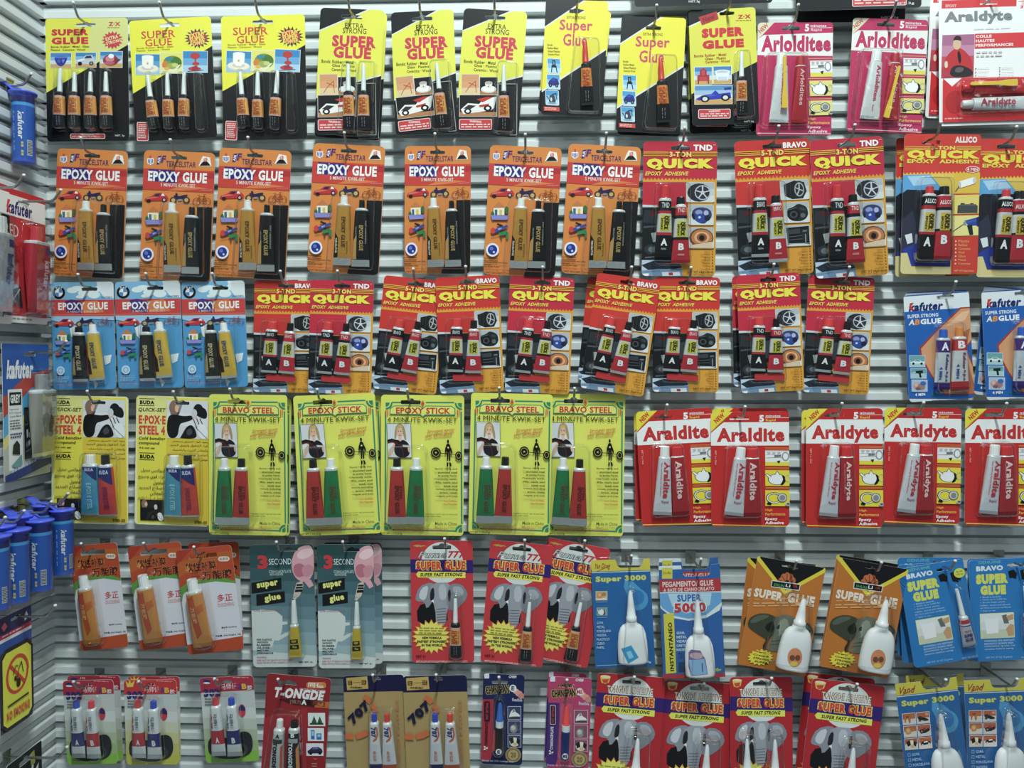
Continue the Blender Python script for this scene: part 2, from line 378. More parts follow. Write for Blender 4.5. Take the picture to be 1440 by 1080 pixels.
        for j, (c, pts) in enumerate(lab or []):
            q = [s.xz(*p) for p in pts]; q = [(X_ - x, Z_ - zb) for X_, Z_ in q]; i = int(min(p[0] for p in q) / .0015) - 1
            while i * .0015 < max(p[0] for p in q):
                st = clip_box(q, i * .0015, -1, (i + 1) * .0015, 1); i += 1
                if len(st) > 2: b.add([(X_, fr(X_, Z_) + .0003 - .00008 * j, Z_) for X_, Z_ in st], [tuple(range(len(st)))], M(c, 'card', s.g), True)
        for t_, x0, y0, x1, y1, c in tx:
            v, f = glyphs(t_, .01); cx, cz = s.xz((x0 + x1) / 2, (y0 + y1) / 2); ww, hh = (x1 - x0) * k, (y1 - y0) * k
            q = [(cx - x + a * ww, cz - zb + e * hh) for a, e in v]; b.add([(X_, fr(X_, Z_) - .0009, Z_) for X_, Z_ in q], f, M(c, 'card', s.g))
        c = MB(); H = zn - zt
        c.lathe([(nw * .9, L * 1.045), (nw, L * 1.05), (nw * .97, L + H * .22), (nw * .82, L + H * .24), (nw * .62, L + H * .55), (nw * .36, L + H * .93), (nw * .2, L + H)], m, ky=min(1, t / nw))
        s.parts.append(dict(n='glue_bottle', m=b.mesh('glue_bottle'), loc=(x, -(t + .0008), zb), rot=(0, 0, 0), ch=[('nozzle', c.mesh('nozzle'), (0, 0, 0))]))
    def proto(s, name):
        root = empty(name); c = bpy.data.objects.new('backing_card', s.card_mesh()); COL.objects.link(c); c.parent = root
        for p in s.parts:
            o = bpy.data.objects.new(p['n'], p['m']); COL.objects.link(o); o.parent = root; o.location = p['loc']; o.rotation_euler = p['rot']
            for n, me, loc in p['ch']:
                q = bpy.data.objects.new(n, me); COL.objects.link(q); q.parent = o; q.location = loc
        s.root = root; s.used = False
    def take(s, name):
        if not hasattr(s, 'root'): s.proto(name)
        if not s.used: s.used = True; return s.root
        r = copy_tree(s.root); s.n = getattr(s, 'n', 0) + 1; rn = random.Random(s.n * 31 + int(s.W))
        for c in r.children:
            if c.name.startswith(('glue_tube', 'glue_bottle')):
                c.location.x += rn.uniform(-.9, .9) / 1000; c.location.z += rn.uniform(-1.4, 1.6) / 1000; c.rotation_euler.y += math.radians(rn.uniform(-1.3, 1.3))
        return r
# ---------------------------------------------------------------- small printed pictures (0-100 across their box)
ICON.update(
car="c8282e:0,70 8,50 30,40 45,15 75,12 95,40 100,60 97,78 5,80;20304f:38,40 50,20 68,18 60,42;f0f0f0:70,38 74,18 80,20 86,38;e86a5a:8,52 40,44 60,50 10,66;222@18,78,9,14;222@82,72,9,20;bbb@82,72,5,11",
moto="2a2350:15,30 35,25 45,38 70,25 95,22 70,50 60,62 35,60;2a2350:28,8 38,8 42,34 30,34;333@18,70,17,28;c8a060@18,70,10,17;333@82,70,17,28;c8a060@82,70,10,17;888:40,60 65,60 60,78 42,78",
bike="8a3a28@22,68,20,29,4;8a3a28@78,68,20,29,4;8a3a28-4:22,68 38,30 65,30 78,68 50,68 38,30;8a3a28-4:50,68 65,30 62,14 74,12;8a3a28-5:30,20 44,20",
house="c87840:10,38 45,5 80,38;efe8d0:15,38 75,38 75,75 15,75;3a6a8a:22,46 36,46 36,75 22,75;d8c050:48,48 62,48 62,75 48,75;2f7040@88,50,11,20;2f7040@10,72,10,16;8a8ad0:0,75 100,78 93,99 6,99",
tools="2a2a2a:38,8 70,20 62,32 34,16;2a2a2a-8:48,20 70,50;d83a2e@14,48,14,16;3a4a9a:20,42 90,18 98,28 28,60;8aa0e0:40,38 60,31 62,38 44,46;1f8a50:45,60 85,50 98,58 98,90 86,92 84,70 50,74;333-4:3,74 46,66;444:52,75 66,74 60,99",
cup="ded2b8@50,72,47,23;f0e8d8@50,69,44,19;d8ccb8@50,68,26,11;f8f4ea:26,10 74,10 73,52 60,70 40,70 27,52;fffdf4@50,11,24,7;e0a860@50,45,4,6",
cup2="d8d4cc@50,68,45,20;f4f0ea@50,64,43,17;e8e4de:28,30 72,30 66,62 34,62;b8b0a8@50,31,22,9;333@50,52,3,4",
salad="7a9a30@55,50,42,36;4a7a2a@70,45,25,25;d88030@22,60,14,18;f0e8c0:10,75 92,58 62,100;3a88a0@40,30,18,10;a0b050@52,65,22,16;c8d078@66,60,14,10;e8b040@30,78,12,8",
figure="c03838@50,22,20,16;c03838-7:50,25 53,70;c03838@53,60,15,9;c84040@48,84,27,10;a03030:36,74 58,70 66,86 40,90;333355-3:18,97 84,90",
bowl="2a3a9a:15,20 85,20 74,68 58,90 42,90 26,68;5a7ad0:18,22 84,22 80,36 22,36;4a5ab8:30,45 50,40 46,70 36,66;7a8ae0:55,45 70,42 62,70",
silvercar="c8ccd8:2,60 15,45 35,40 50,18 80,15 92,40 98,60 95,78 8,82;333a4a:42,40 53,22 75,20 82,38;f0f2f8:8,52 35,44 50,46 14,62;222@22,76,11,14;222@78,74,11,14;999@78,74,6,8",
shell="a03848@48,55,36,36;d88890@44,46,20,20;fff@50,28,13,14;803040:68,40 96,50 70,80;c06070@42,72,24,12",
chair="181818:38,10 62,10 64,50 36,50;5a8ab0:44,18 56,18 57,42 43,42;181818:30,48 72,48 70,60 30,60;181818-7:34,58 28,96;181818-7:66,58 74,96",
bluecar="24308a:8,60 20,40 50,20 85,30 95,60 90,75 12,78;3a4ab0:30,40 52,24 70,32 60,44;111@25,75,13,14;111@75,75,13,14;888@25,75,6,7;888@75,75,6,7",
kettle="445:28,45 72,45 82,86 18,86;445@50,45,22,16;334-6:22,58 6,38;223-6:50,28 82,18 84,60;cfe0f0@42,62,8,14;8ab@50,88,34,6",
armchair="a8242c:30,20 50,4 70,20 70,55 30,55;b03038:15,45 32,45 32,80 15,80;b03038:68,45 85,45 85,80 68,80;c84048:28,55 72,55 72,80 28,80;601818-6:22,80 20,97;601818-6:78,80 80,97;c04850:38,22 50,12 62,22 62,50 38,50",
tub="e4ecf4:8,30 92,30 80,82 22,82;fff@50,30,43,11;b8c8d8@50,31,36,7;c8d4e0:24,60 78,60 74,80 26,80",
f1="2a3ab8:2,72 20,52 45,45 55,25 65,45 95,38 98,70 10,80;2a3a9a:78,12 98,8 98,22 80,26;4a5ad0:22,56 48,48 58,54 24,64;111@27,72,12,18;ddd@27,72,7,11;111@82,66,12,19;ddd@82,66,7,11",
racer="f0ece8:3,68 22,38 52,42 68,14 99,8 93,60 85,72 10,90;c83028:45,20 75,8 90,10 62,34;333:10,64 24,46 44,50 30,66;c83028:52,48 80,40 78,52 54,58;111@22,76,10,13;fff@22,76,5,7;111@76,62,11,14;fff@76,62,5,7",
teapot="1a1a1a@46,58,36,36;fafafa@46,58,33,33;fafafa:38,30 47,4 58,30;1a1a1a-2:38,30 47,4 58,30;fafafa:14,50 0,26 8,22 25,45;1a1a1a-2:14,50 0,26 8,22 25,42;111:62,22 84,50 72,92 56,96 72,60;c8c8b0@88,50,11,24,3",
ring="111@34,48,32,36,10;f0f0f0@34,48,29,33,5;111:12,70 26,80 20,92 4,86;ccc@66,44,19,28;333@66,44,19,28,2;888@66,44,11,16;bbb@88,84,11,12;555@88,84,6,6",
vise="f4f4f4:2,6 98,6 98,62 70,72 70,44 2,50;555-1.5:2,8 98,8;555-1.5:2,28 66,28;bbb@14,15,7,10;bbb@34,15,7,10;bbb@54,15,7,10;999@80,38,15,30;fff@80,38,10,22;555-1.5:2,48 70,44;222:45,68 60,64 54,86;777:36,30 62,26 62,40 36,42",
tire="2a2c34@45,52,42,47;b8bcc4@58,52,29,38;30333c@58,52,25,33;c8ccd4-5:58,52 58,18;c8ccd4-5:58,52 83,42;c8ccd4-5:58,52 75,82;c8ccd4-5:58,52 42,82;c8ccd4-5:58,52 34,42;c8ccd4@58,52,7,9;16181c-3:12,40 22,14;16181c-3:6,60 10,44",
tire2="1c1e20:12,22 50,4 84,14 92,60 78,96 40,98 14,80;2a2c2e@66,50,22,44;a8acb0@66,50,17,36;2c2e30@66,50,14,30;b8bcc0-4:66,50 66,20;b8bcc0-4:66,50 80,58;b8bcc0-4:66,50 58,78;b8bcc0-4:66,50 53,40;383a3c-2:24,20 22,80;383a3c-2:36,12 34,92",
camera="22282a:8,32 40,22 55,6 78,14 94,30 96,72 70,97 18,90;101415@38,60,26,30;424a50@38,60,16,18;0a0a0c@38,60,9,11;3a4246:62,24 84,30 86,44 64,40;5a6468@74,66,10,12;6a7478-2:16,36 50,26",
caliper="39406e:8,40 25,15 60,10 90,25 95,60 75,82 60,98 25,82;8a94c8:20,35 45,20 60,40 40,55;2a4a9a@46,66,20,22;aab4dc@70,40,10,13;1f2340@75,65,12,15;c8d0f0:36,60 46,54 50,64 40,70;1a1c30:8,46 20,40 26,70 18,76",
brake="6a4426@50,50,50,48;c07840@52,48,43,40;e0a878@52,48,31,29;92502c@52,48,21,21;16161e@52,50,11,14;d8c0a0:6,86 92,68 96,99 8,99;8a5a30-2:8,84 90,66;f0d8c0-2:30,30 42,24",
engine="14171a:5,10 95,5 96,96 60,88 8,92;3a4046:12,20 60,15 60,40 12,42;5a6268-3:15,55 85,50;5a6268-3:15,70 85,66;2a2e33:65,20 90,18 88,80 66,78;a0a6ac-3:70,30 86,29;8a9096-4:80,44 80,86;c0c4c8-2:10,88 94,90",
collage="181b1f:0,0 100,0 100,100 0,100;2c3238:8,4 60,10 50,30 4,26;4a5058-3:5,34 70,30;5a1a1e:20,8 34,6 34,14 20,16;b8bcc0:22,44 40,42 42,56 26,60;c0c8cc:40,66 60,62 64,70 44,76;40464c:50,20 96,16 92,54 60,50;666e74-2:8,86 94,80;30363c@24,72,18,9;6a7278@24,72,9,5;8a4a2a:70,60 86,58 84,70 72,72;ded8c0:48,50 56,48 58,58 50,60",
jeans="b8cce0:0,0 100,0 100,100 0,100;26303c:2,30 30,4 90,8 98,44 60,58 20,62;7a98b8:0,62 40,52 100,48 100,100 0,100;e8ecf0:50,70 92,66 94,90 52,94;c03040:66,72 76,71 77,88 67,89;4a6080-2:8,70 46,62;fff:4,80 20,78 18,96 4,98",
roller="f8f8f2:18,35 84,12 94,46 28,70;d0d0c8@89,29,8,18;c8c8c0@22,52,7,17;666-4:20,60 4,88",
battery="4a4c50:12,32 28,22 88,24 96,38 96,96 10,96;62666a:12,32 28,22 88,24 96,38;2a2c30:24,14 40,14 40,24 24,24;2a2c30:64,16 78,16 78,24 64,24",
drill="2a4a9a:45,25 98,8 98,50 62,52;3a5ab8:50,30 94,16 94,30 56,38;282c30:55,48 75,46 80,97 66,98;444-4:3,78 48,38;1f2f6a:90,10 100,5 100,57 92,54;8a9aa0:40,32 50,26 54,48 46,50",
shoe="e8e8ea:8,72 28,28 52,16 58,44 92,62 96,82 12,88;666-4:30,45 55,38;888:34,26 50,20 54,36 38,40;444:10,80 95,76 95,90 12,93",
blackshoe="222024:6,40 26,30 46,44 88,62 96,78 60,84 34,70 12,72;555-3:20,40 44,52;111:8,72 34,72 32,82 10,82;e0a090@80,20,14,12",
vase="c8703a:10,20 34,12 60,16 92,10 84,60 76,40 62,44 60,92 46,90 40,46 28,44 22,88 12,84;8a3c1c:20,22 60,24 50,36 24,38",
jar="d89050@35,46,26,34;e8b880@34,40,14,18;c87838@70,34,18,20;f0dcc8:8,80 94,70 92,94 10,98",
wood="c06038:6,10 50,6 60,50 20,60;e8e4e0@34,60,28,32;fff@36,50,14,16;a84a28:60,20 94,14 96,70 66,84;e8c0a8@74,50,12,18",
car2="222:10,56 30,36 70,30 92,44 94,62 14,72;e8e8e8:36,38 66,33 74,44 40,50;c8c8c8@26,68,8,10;c8c8c8@78,60,8,10",
parts="222:8,50 40,34 52,50 88,30 94,56 60,76 20,80;a03030@50,38,12,14;888@30,60,9,10",
mixer="8a8a86@44,60,30,34;b8b8b4@40,54,18,20;6a6a68:50,12 66,10 66,34 50,34;6a6a68@80,52,16,22,5;d0d0cc@34,46,8,8",
dog="e8d8b8@50,55,40,40;2a2420:10,30 40,14 46,60 20,74;2a2420:70,20 96,40 84,80 66,60;c8b088@56,74,16,14;1a1614@38,52,6,8;fff@58,40,8,8",
trees="2f5a3a:18,78 35,20 52,78;2f5a3a:54,78 70,22 86,78;224a2f:8,78 92,78 92,92 8,92;1a3a24-3:35,60 35,90;1a3a24-3:70,60 70,90",
phone="2a6ab0:18,12 42,12 42,90 18,90;8ac0f0:22,20 38,20 38,60 22,60;2a6ab0:54,40 86,40 86,92 54,92;8ac0f0:60,48 80,48 80,70 60,70",
darkcar="2a2848:4,62 18,50 34,30 70,26 92,44 98,66 92,82 8,84;6a6898:38,34 66,30 74,44 32,48;111@24,82,10,13;111@80,80,10,13",
sedan="d8ecec:6,62 24,52 38,38 64,38 80,52 96,58 96,70 6,72;2a5a5a:32,50 40,42 62,42 70,52;111@24,72,8,11;111@78,72,8,11",
drill2="1a2428:30,24 78,16 80,44 66,50 70,92 56,94 52,52 32,48;eee-4:8,40 32,36",
hands="c89a90@32,55,26,32;a87a78@60,62,28,30;3a6ab0@74,30,20,20;7a5a60@40,78,18,14;e0b8a8@28,44,12,16",
elephant="17171c:3,56 30,45 60,45 62,99 5,99;8a8d96:0,38 8,12 30,2 40,10 36,40 22,64 18,46 4,46;c8cad0:6,36 12,16 26,8 22,36 16,44;9a9da6:30,4 70,2 74,45 60,60 58,99 40,99 38,60 30,35;b8bbc2:44,8 58,6 60,40 46,42;84878f:60,25 66,5 88,5 100,25 96,42 74,66 60,60;a6a9b2:68,12 86,10 94,26 80,36;26262c:29,20 36,12 37,40 28,46;26262c:62,22 67,16 68,42 63,46;5d6068-1.2:40,62 58,60;5d6068-1.2:40,68 58,66;5d6068-1.2:41,74 58,72;5d6068-1.2:41,80 58,78;5d6068-1.2:41,86 58,84;5d6068-1.2:41,92 58,90;eee:30,44 35,40 36,48",
elephant2="24281e:20,40 44,20 50,50 40,80 30,99 22,90 30,66;3c4234:0,24 6,8 24,0 42,10 50,28 42,50 30,70 14,52 2,38;586050:3,22 12,8 26,4 34,10 20,20 8,28;1c2018:24,34 42,18 46,34 34,56;6a7060:38,16 54,4 72,14 82,40 80,72 64,99 28,99 32,72 42,48;8a9080:46,24 58,12 64,40 56,62 46,52;3a4034:72,22 88,24 100,44 96,66 82,60 76,46;59604e:78,30 90,32 96,48 84,44;24281e:44,34 50,30 50,40 44,44;454c3c-2:36,74 58,70;454c3c-2:34,82 56,80;98a090-2:50,26 48,60",
woman="a8905a:34,10 46,0 64,0 76,14 82,50 72,48 66,24 40,26 36,46 28,44;e0b498@53,25,13,18;c8a868:38,8 60,2 70,12 52,12 40,24;8a3a34-2:48,34 58,34;4a3428@47,22,2,2;4a3428@58,22,2,2;e0b498:48,40 58,40 60,52 48,52;1c1a22:26,56 44,46 54,54 64,46 84,54 94,66 92,100 28,100;e8dcdc:58,62 92,64 92,70 56,68;e0b498:24,58 34,60 18,90 2,100 0,90;1c1216@18,96,58,52,11;5a1f22@18,96,51,45,4;e0b498:84,68 94,66 96,84 88,86",
rider="8a6a58@18,20,13,20;8a6a58:6,22 30,18 30,40 10,46;e0b498@25,22,6,10;141418:0,46 14,36 40,42 62,38 64,50 42,58 30,62 26,100 0,100;e0b498:60,38 72,34 74,44 62,48;16161a@76,24,12,16;16161a:60,30 70,18 90,16 98,30 96,48 80,44 70,36;c8c8cc@66,33,7,11;141418:34,96 46,70 60,62 70,78 74,100 30,100;44464c:46,80 58,70 64,86 50,94;1a1a1e-2:64,48 78,86;1a1a1e-2:72,46 84,80;1a1a1e-2:80,46 92,76;eeeeea:72,66 84,58 98,70 100,100 78,100;888c90-2:70,70 96,98",
strong="111@50,7,9,7;111:38,14 62,14 74,30 62,48 38,48 28,30;111:30,22 18,44 26,52 38,34;111:70,24 88,46 80,54 62,36;e4e45c:42,26 58,26 56,32 44,32;111:38,47 50,47 48,78 36,78;111:52,47 64,47 68,78 56,78;e4e45c:36,78 48,78 48,82 36,82;e4e45c:56,78 68,78 68,82 56,82;111:36,82 48,82 46,98 30,98;111:56,82 68,82 76,98 58,98",
fist="d8a0a8:0,60 10,24 44,2 100,0 100,78 60,100 20,90;e8c4c8:20,30 50,10 96,8 96,26 50,40;b86a7c:6,56 40,46 70,60 60,82 20,86;c88894:40,58 90,48 100,70 60,90",
fingers="e0a898@28,40,26,22;d89488@52,58,30,24;c88078@74,78,28,24;f0ccc0@22,34,14,10",
jacket="c8242c:6,62 22,42 44,30 66,34 94,58 98,86 60,80 40,92 10,84;e0b898@46,22,13,13;2a2024:32,14 40,2 58,4 60,16 46,12;111:46,40 56,38 62,62 54,70;28262c:30,74 60,70 98,84 98,99 24,99;6a5a60:44,76 70,76 66,88 40,88;e8d0b8:8,62 18,60 20,76 10,78",
volcano="111:0,100 30,55 70,52 100,96 100,100;d87a6a:36,54 40,20 66,6 74,30 66,54;e8b0a0:44,40 50,22 62,18 60,42",
puma="caa040:0,55 20,30 45,20 60,40 80,30 100,58 70,52 60,78 48,60 30,76 24,58",
rose="c86a3a@20,70,19,28;c86a3a@80,70,19,28;c86a3a@32,44,17,34;c86a3a@68,44,17,34;c86a3a@50,34,15,34;2a1a10-3:50,96 50,8;2a1a10-3:50,96 22,30;2a1a10-3:50,96 78,30;2a1a10-3:50,96 4,62;2a1a10-3:50,96 96,62",
globe="e8e8f4@50,50,50,50;22328a@50,50,36,36;5a7ad0@42,40,14,14;c8d8f8@60,66,8,8",
roundel="14161c@50,50,50,50;c8ccd0@50,50,32,32;3a8ac8:50,50 50,20 64,23 76,34 80,50;3a8ac8:50,50 50,80 36,77 24,66 20,50;f0f4f8:50,50 50,20 36,23 24,34 20,50;f0f4f8:50,50 50,80 64,77 76,66 80,50",
shield="f4f4f4:8,30 92,30 92,78 50,99 8,78;3a5ab0:18,40 30,40 30,80 18,74;3a5ab0:36,40 46,40 46,90 36,84;3a5ab0:54,40 64,40 64,84 54,90;3a5ab0:70,40 82,40 82,74 70,80;d83a3a@50,16,14,14",
clouds="dceaf4@18,40,16,20;dceaf4@34,28,20,18;dceaf4@50,60,16,22;dceaf4@66,40,16,20;dceaf4@40,84,12,12;dceaf4@80,70,18,26;dceaf4@92,30,10,20")
# ---------------------------------------------------------------- the printed packs, one function per artwork
LBL = [(0, .07, '16161a'), (.07, .12, 'd8a8a0'), (.12, .58, 'e8a24a'), (.58, .62, 'd8a8a0'), (.62, 1, '1a1b1f')]
LT = [('SUPER', -.45, .14, .57, 18, 'b8481c', .03), ('GLUE', .15, .14, .57, 20, 'b8481c', .03), ('-- --- --', .62, .16, .54, 3, '8a3a18', 0), ('--- -- --', -.2, .66, .9, 3, '9a9a98', 0, 0), ('-- --- -', .2, .66, .9, 3, '9a9a98', 0, 0)]
def small_tube(a, nozx, ny, topx, botx, y0, y1, col='e8ecea', nw=17, tw=30, bw=38, th=5.5):
    a.tb((topx - tw, topx + tw, y0), (botx - bw, botx + bw, y1), (nozx - nw, nozx + nw, ny, col, ), LBL, LT, th, col='1a1b1f', kind='plastic', crimp=None, nz=1, capkind='milk')
def warn(a, x0, y0, x1, y1, v=0):
    a.rr('f2d8d4', x0, y0, x1, y1, 9); a.rr('cf3a40', x0 + 4, y0 + 4, x1 - 4, y1 - 4, 7)
    if v: a.gl('f0d0cc', x0 + 10, y0 + 14, x1 - 8, y1 - 10, 8)
    else: a.T('WARNING', (x0 + x1) / 2 - (x1 - x0) * .18, y0 + (y1 - y0) * .14, (x0 + x1) / 2 + (x1 - x0) * .18, y0 + (y1 - y0) * .34, 'f8e8e4', .02); a.gl('f0d0cc', x0 + 12, y0 + (y1 - y0) * .45, x1 - 8, y1 - 6, 2)
SKY = '3f86c0,86b4dc,d0dce4,d2a560'
def zx4():
    a = Art((275, 115), (778, 108), (297, 870), 'e6e23a', slot=(524, 152, 122, 24))
    a.poly('dcdc84', [(560, 105), (790, 105), (786, 280), (600, 380), (540, 300)]); a.poly('17181c', [(785, 272), (800, 880), (290, 880), (280, 574)])
    a.T('SUPER', 315, 178, 540, 218, 'cf2b3a', .06); a.T('GLUE', 315, 228, 540, 272, 'cf2b3a', .06)
    a.T('Z·X', 662, 135, 735, 160, 'c83040', .04); a.gl('8a6a30', 655, 168, 750, 176, 1)
    a.star('d2394a', 688, 246, 66, 56, 16, .72); a.R('EXTRA', 684, 232, 78, 22, -14, 'ece4a0', .03); a.R('STRONG', 696, 256, 96, 20, -14, 'ece4a0', .03)
    a.para(['Bonds: Rubber · Metal · Glass', 'Plastics · Ceramics · Wood'], 313, 280, 546, 318, '4a4410', .01)
    a.ic('bowl', 312, 326, 438, 416, SKY, 'e8e8e0'); a.ic('silvercar', 466, 324, 590, 412, SKY, 'e8e8e0'); a.ic('shell', 617, 318, 750, 414, SKY, 'e8e8e0')
    warn(a, 440, 820, 655, 852); a.T('NET. 3g', 716, 826, 772, 840, 'd0d0d0', .02)
    for nx, ny, tx, bx in ((386, 430, 386, 383), (474, 455, 476, 477), (566, 450, 573, 576), (666, 450, 668, 673)): small_tube(a, nx, ny, tx, bx, 585, 795, tw=28, bw=42)
    for nx in (386, 476, 572, 668): a.bl(nx - 46, 424, nx + 46, 806, 13.5, 18, 6, 1.2)
    return a
def sg3():
    a = Art((795, 128), (1293, 95), (835, 870), 'f0ea20', slot=(1045, 150, 122, 26))
    a.poly('17181c', [(1305, 275), (1345, 880), (830, 880), (814, 577)])
    a.T('SUPER', 870, 185, 1078, 232, 'd8433a', .015); a.T('GLUE', 894, 235, 1058, 280, 'd8433a', .015)
    a.star('4a3a50', 1212, 232, 80, 62, 18, .68); a.star('d83a34', 1212, 232, 62, 48, 16, .75)
    for j, t in enumerate(('EXTRA', 'SUPER', 'POWER')): a.R(t, 1208 + j * 4, 208 + j * 26, 92, 26, -11, 'e8dc5a', .04)
    a.para(['Bonds: Rubber · Metal · Glass', 'Plastics · Ceramics · Wood'], 842, 284, 1066, 316, '6a6420', .01)
    a.ic('cup', 837, 332, 984, 456, '2f8ac0,5aa4d0,9ac8e0', 'e4e8e0'); a.ic('salad', 987, 322, 1124, 446, 'e8e068,e8e4a0', 'e4e8e0'); a.ic('figure', 1127, 312, 1274, 440, '2f8ac8,6aaad8,a8d0e8', 'e4e8e0')
    warn(a, 845, 750, 917, 866, 1)
    small_tube(a, 914, 470, 940, 962, 615, 795); small_tube(a, 1030, 455, 1045, 1050, 608, 795); small_tube(a, 1142, 452, 1142, 1140, 600, 795)
    for nx in (945, 1045, 1142, 1238): a.bl(nx - 46, 448, nx + 46, 806, 13.5, 14, 6, 1.2)
    return a
def es(n=1):
    a = Art((490, 50), (872, 75), (440, 805), 'e9e640', r=6, slot=(677, 108, 126, 28))
    a.poly('e4e4dc', [(480, 40), (800, 64), (480, 192)]); a.poly('1b1d22', [(480, 40), (785, 62), (480, 184)])
    a.poly('e4e4dc', [(850, 455), (700, 491), (455, 582), (430, 820), (820, 850)]); a.poly('17181c', [(850, 464), (700, 500), (450, 592), (430, 820), (820, 850)])
    a.T('EXTRA', 634, 148, 745, 178, '26281e', .0); a.T('STRONG', 620, 178, 762, 210, '26281e', .0)
    a.T('SUPER', 555, 222, 818, 292, 'd43550', .05); a.T('GLUE', 562, 288, 788, 358, 'd43550', .05)
    a.T('Bonds: Rubber · Metal', 490, 366, 682, 386, '4a4a18', .02); a.T('Glass · Plastics', 553, 392, 688, 408, '4a4a18', .02); a.T('Ceramics · Wood', 550, 416, 697, 434, '4a4a18', .02)
    a.ic(None, 478, 450, 582, 572, 'd89a6a,e0a070,e8c898', 'dcd8cc'); a.ln('b05820', 4, (500, 560), (520, 530), (560, 490), (565, 560)); a.ln('b05820', 4, (520, 500), (565, 520))
    a.ic('cup2', 588, 468, 694, 576, '17181a,17181a,17181a,b87840', 'dcd8cc'); a.ic('racer', 466, 576, 690, 704, '17181a,17181a,17181a,17181a,b88050', 'dcd8cc')
    warn(a, 463, 720, 662, 786)
    a.frame('a8a8a8', 4, 700, 510, 812, 818)
    if n == 2:
        small_tube(a, 660, 400, 655, 655, 575, 795); small_tube(a, 748, 400, 745, 742, 575, 795); a.bl(606, 380, 700, 818, 13, 14); a.bl(704, 380, 806, 818, 13, 14)
    else: small_tube(a, 750, 400, 737, 735, 572, 808); a.bl(684, 374, 800, 826, 13.5, 10, 7)
    return a
def sgl():
    a = Art((1008, 5), (1388, 0), (950, 712), 'efe424', slot=(1193, 68, 92, 28))
    a.poly('e4e4dc', [(1000, -5), (1262, -5), (985, 188)]); a.poly('1b1d22', [(1000, -5), (1246, -5), (985, 178)])
    a.poly('e4e4dc', [(1372, 282), (944, 574), (940, 730), (1335, 740)]); a.poly('17181c', [(1372, 292), (944, 586), (940, 730), (1335, 740)])
    a.T('EXTRA STRONG', 1132, 100, 1245, 117, '6a6420', .01)
    a.T('Super', 1085, 122, 1285, 206, 'd4456a', .02); a.T('Glue', 1104, 208, 1250, 282, 'd4456a', .02)
    a.para(['Bonds:', 'Rubber·Metal', 'Glass·Plastics', 'Ceramics·Wood'], 1008, 276, 1082, 352, '55501a', .02)
    for t, y, x in (('chair', 366, 1004), ('bluecar', 464, 997), ('kettle', 562, 986)): a.rr('e8f0f4', x - 3, y - 3, x + 79, y + 90, 8); a.ic(t, x, y, x + 76, y + 87, '4aa0d4,8ac4e4,b8dcf0')
    a.rect('d8483e', 970, 662, 1066, 688); a.gl('f0d0c8', 976, 667, 1062, 684, 2)
    y = [(0, .1, '1a1b1f'), (.1, .55, 'e0862e'), (.55, 1, '1a1b1f')]
    a.tb((1205, 1265, 405), (1196, 1276, 648), (1236, 1278, 262, 'd8382e'), y, LT, 5.5, col='1a1b1f', kind='plastic', crimp=None, nz=1, capkind='plastic')
    a.bl(1142, 238, 1322, 698, 13.5, 34, 8); return a
def zx1():
    a = Art((608, 50), (1012, 36), (628, 770), 'e0dc40', slot=(840, 70, 92, 24))
    a.poly('e4e4dc', [(596, 30), (880, 30), (600, 160)]); a.poly('1b1d22', [(596, 30), (868, 30), (600, 150)])
    a.poly('17181c', [(1030, 372), (600, 582), (610, 790), (1045, 790)])
    a.T('Z·X', 905, 82, 985, 107, 'c83040', .05); a.gl('8a6a30', 893, 116, 998, 124, 1)
    a.R('', 0, 0, 1, 1, 0, 'fff') if 0 else None
    a.poly('b8343a', [(668, 92), (778, 58), (790, 105), (690, 142)]); a.R('New', 730, 100, 74, 34, -18, '8a1c24', .03)
    a.T('SUPER', 687, 160, 942, 218, 'd42c38', .07); a.T('GLUE', 690, 234, 942, 288, 'd42c38', .07)
    a.T('Bonds: Rubber · Metal', 640, 322, 835, 338, 'b05a20', .02); a.T('Glass · Plastic', 707, 342, 832, 358, 'b05a20', .02); a.T('Ceramics · Wood', 708, 362, 856, 378, 'b05a20', .02)
    a.ic('armchair', 643, 404, 747, 512, SKY, 'ecece6'); a.ic('tub', 757, 402, 864, 510, SKY, 'ecece6'); a.ic('f1', 643, 522, 868, 636, '5a94c8,a0c0dc,dcdcd0,d2a560', 'ecece6')
    warn(a, 662, 668, 858, 728); a.T('NET.3g', 940, 745, 998, 758, 'd8d8d8', .02)
    small_tube(a, 920, 322, 920, 918, 492, 716); a.bl(862, 314, 1006, 736, 13.5, 22, 7); return a
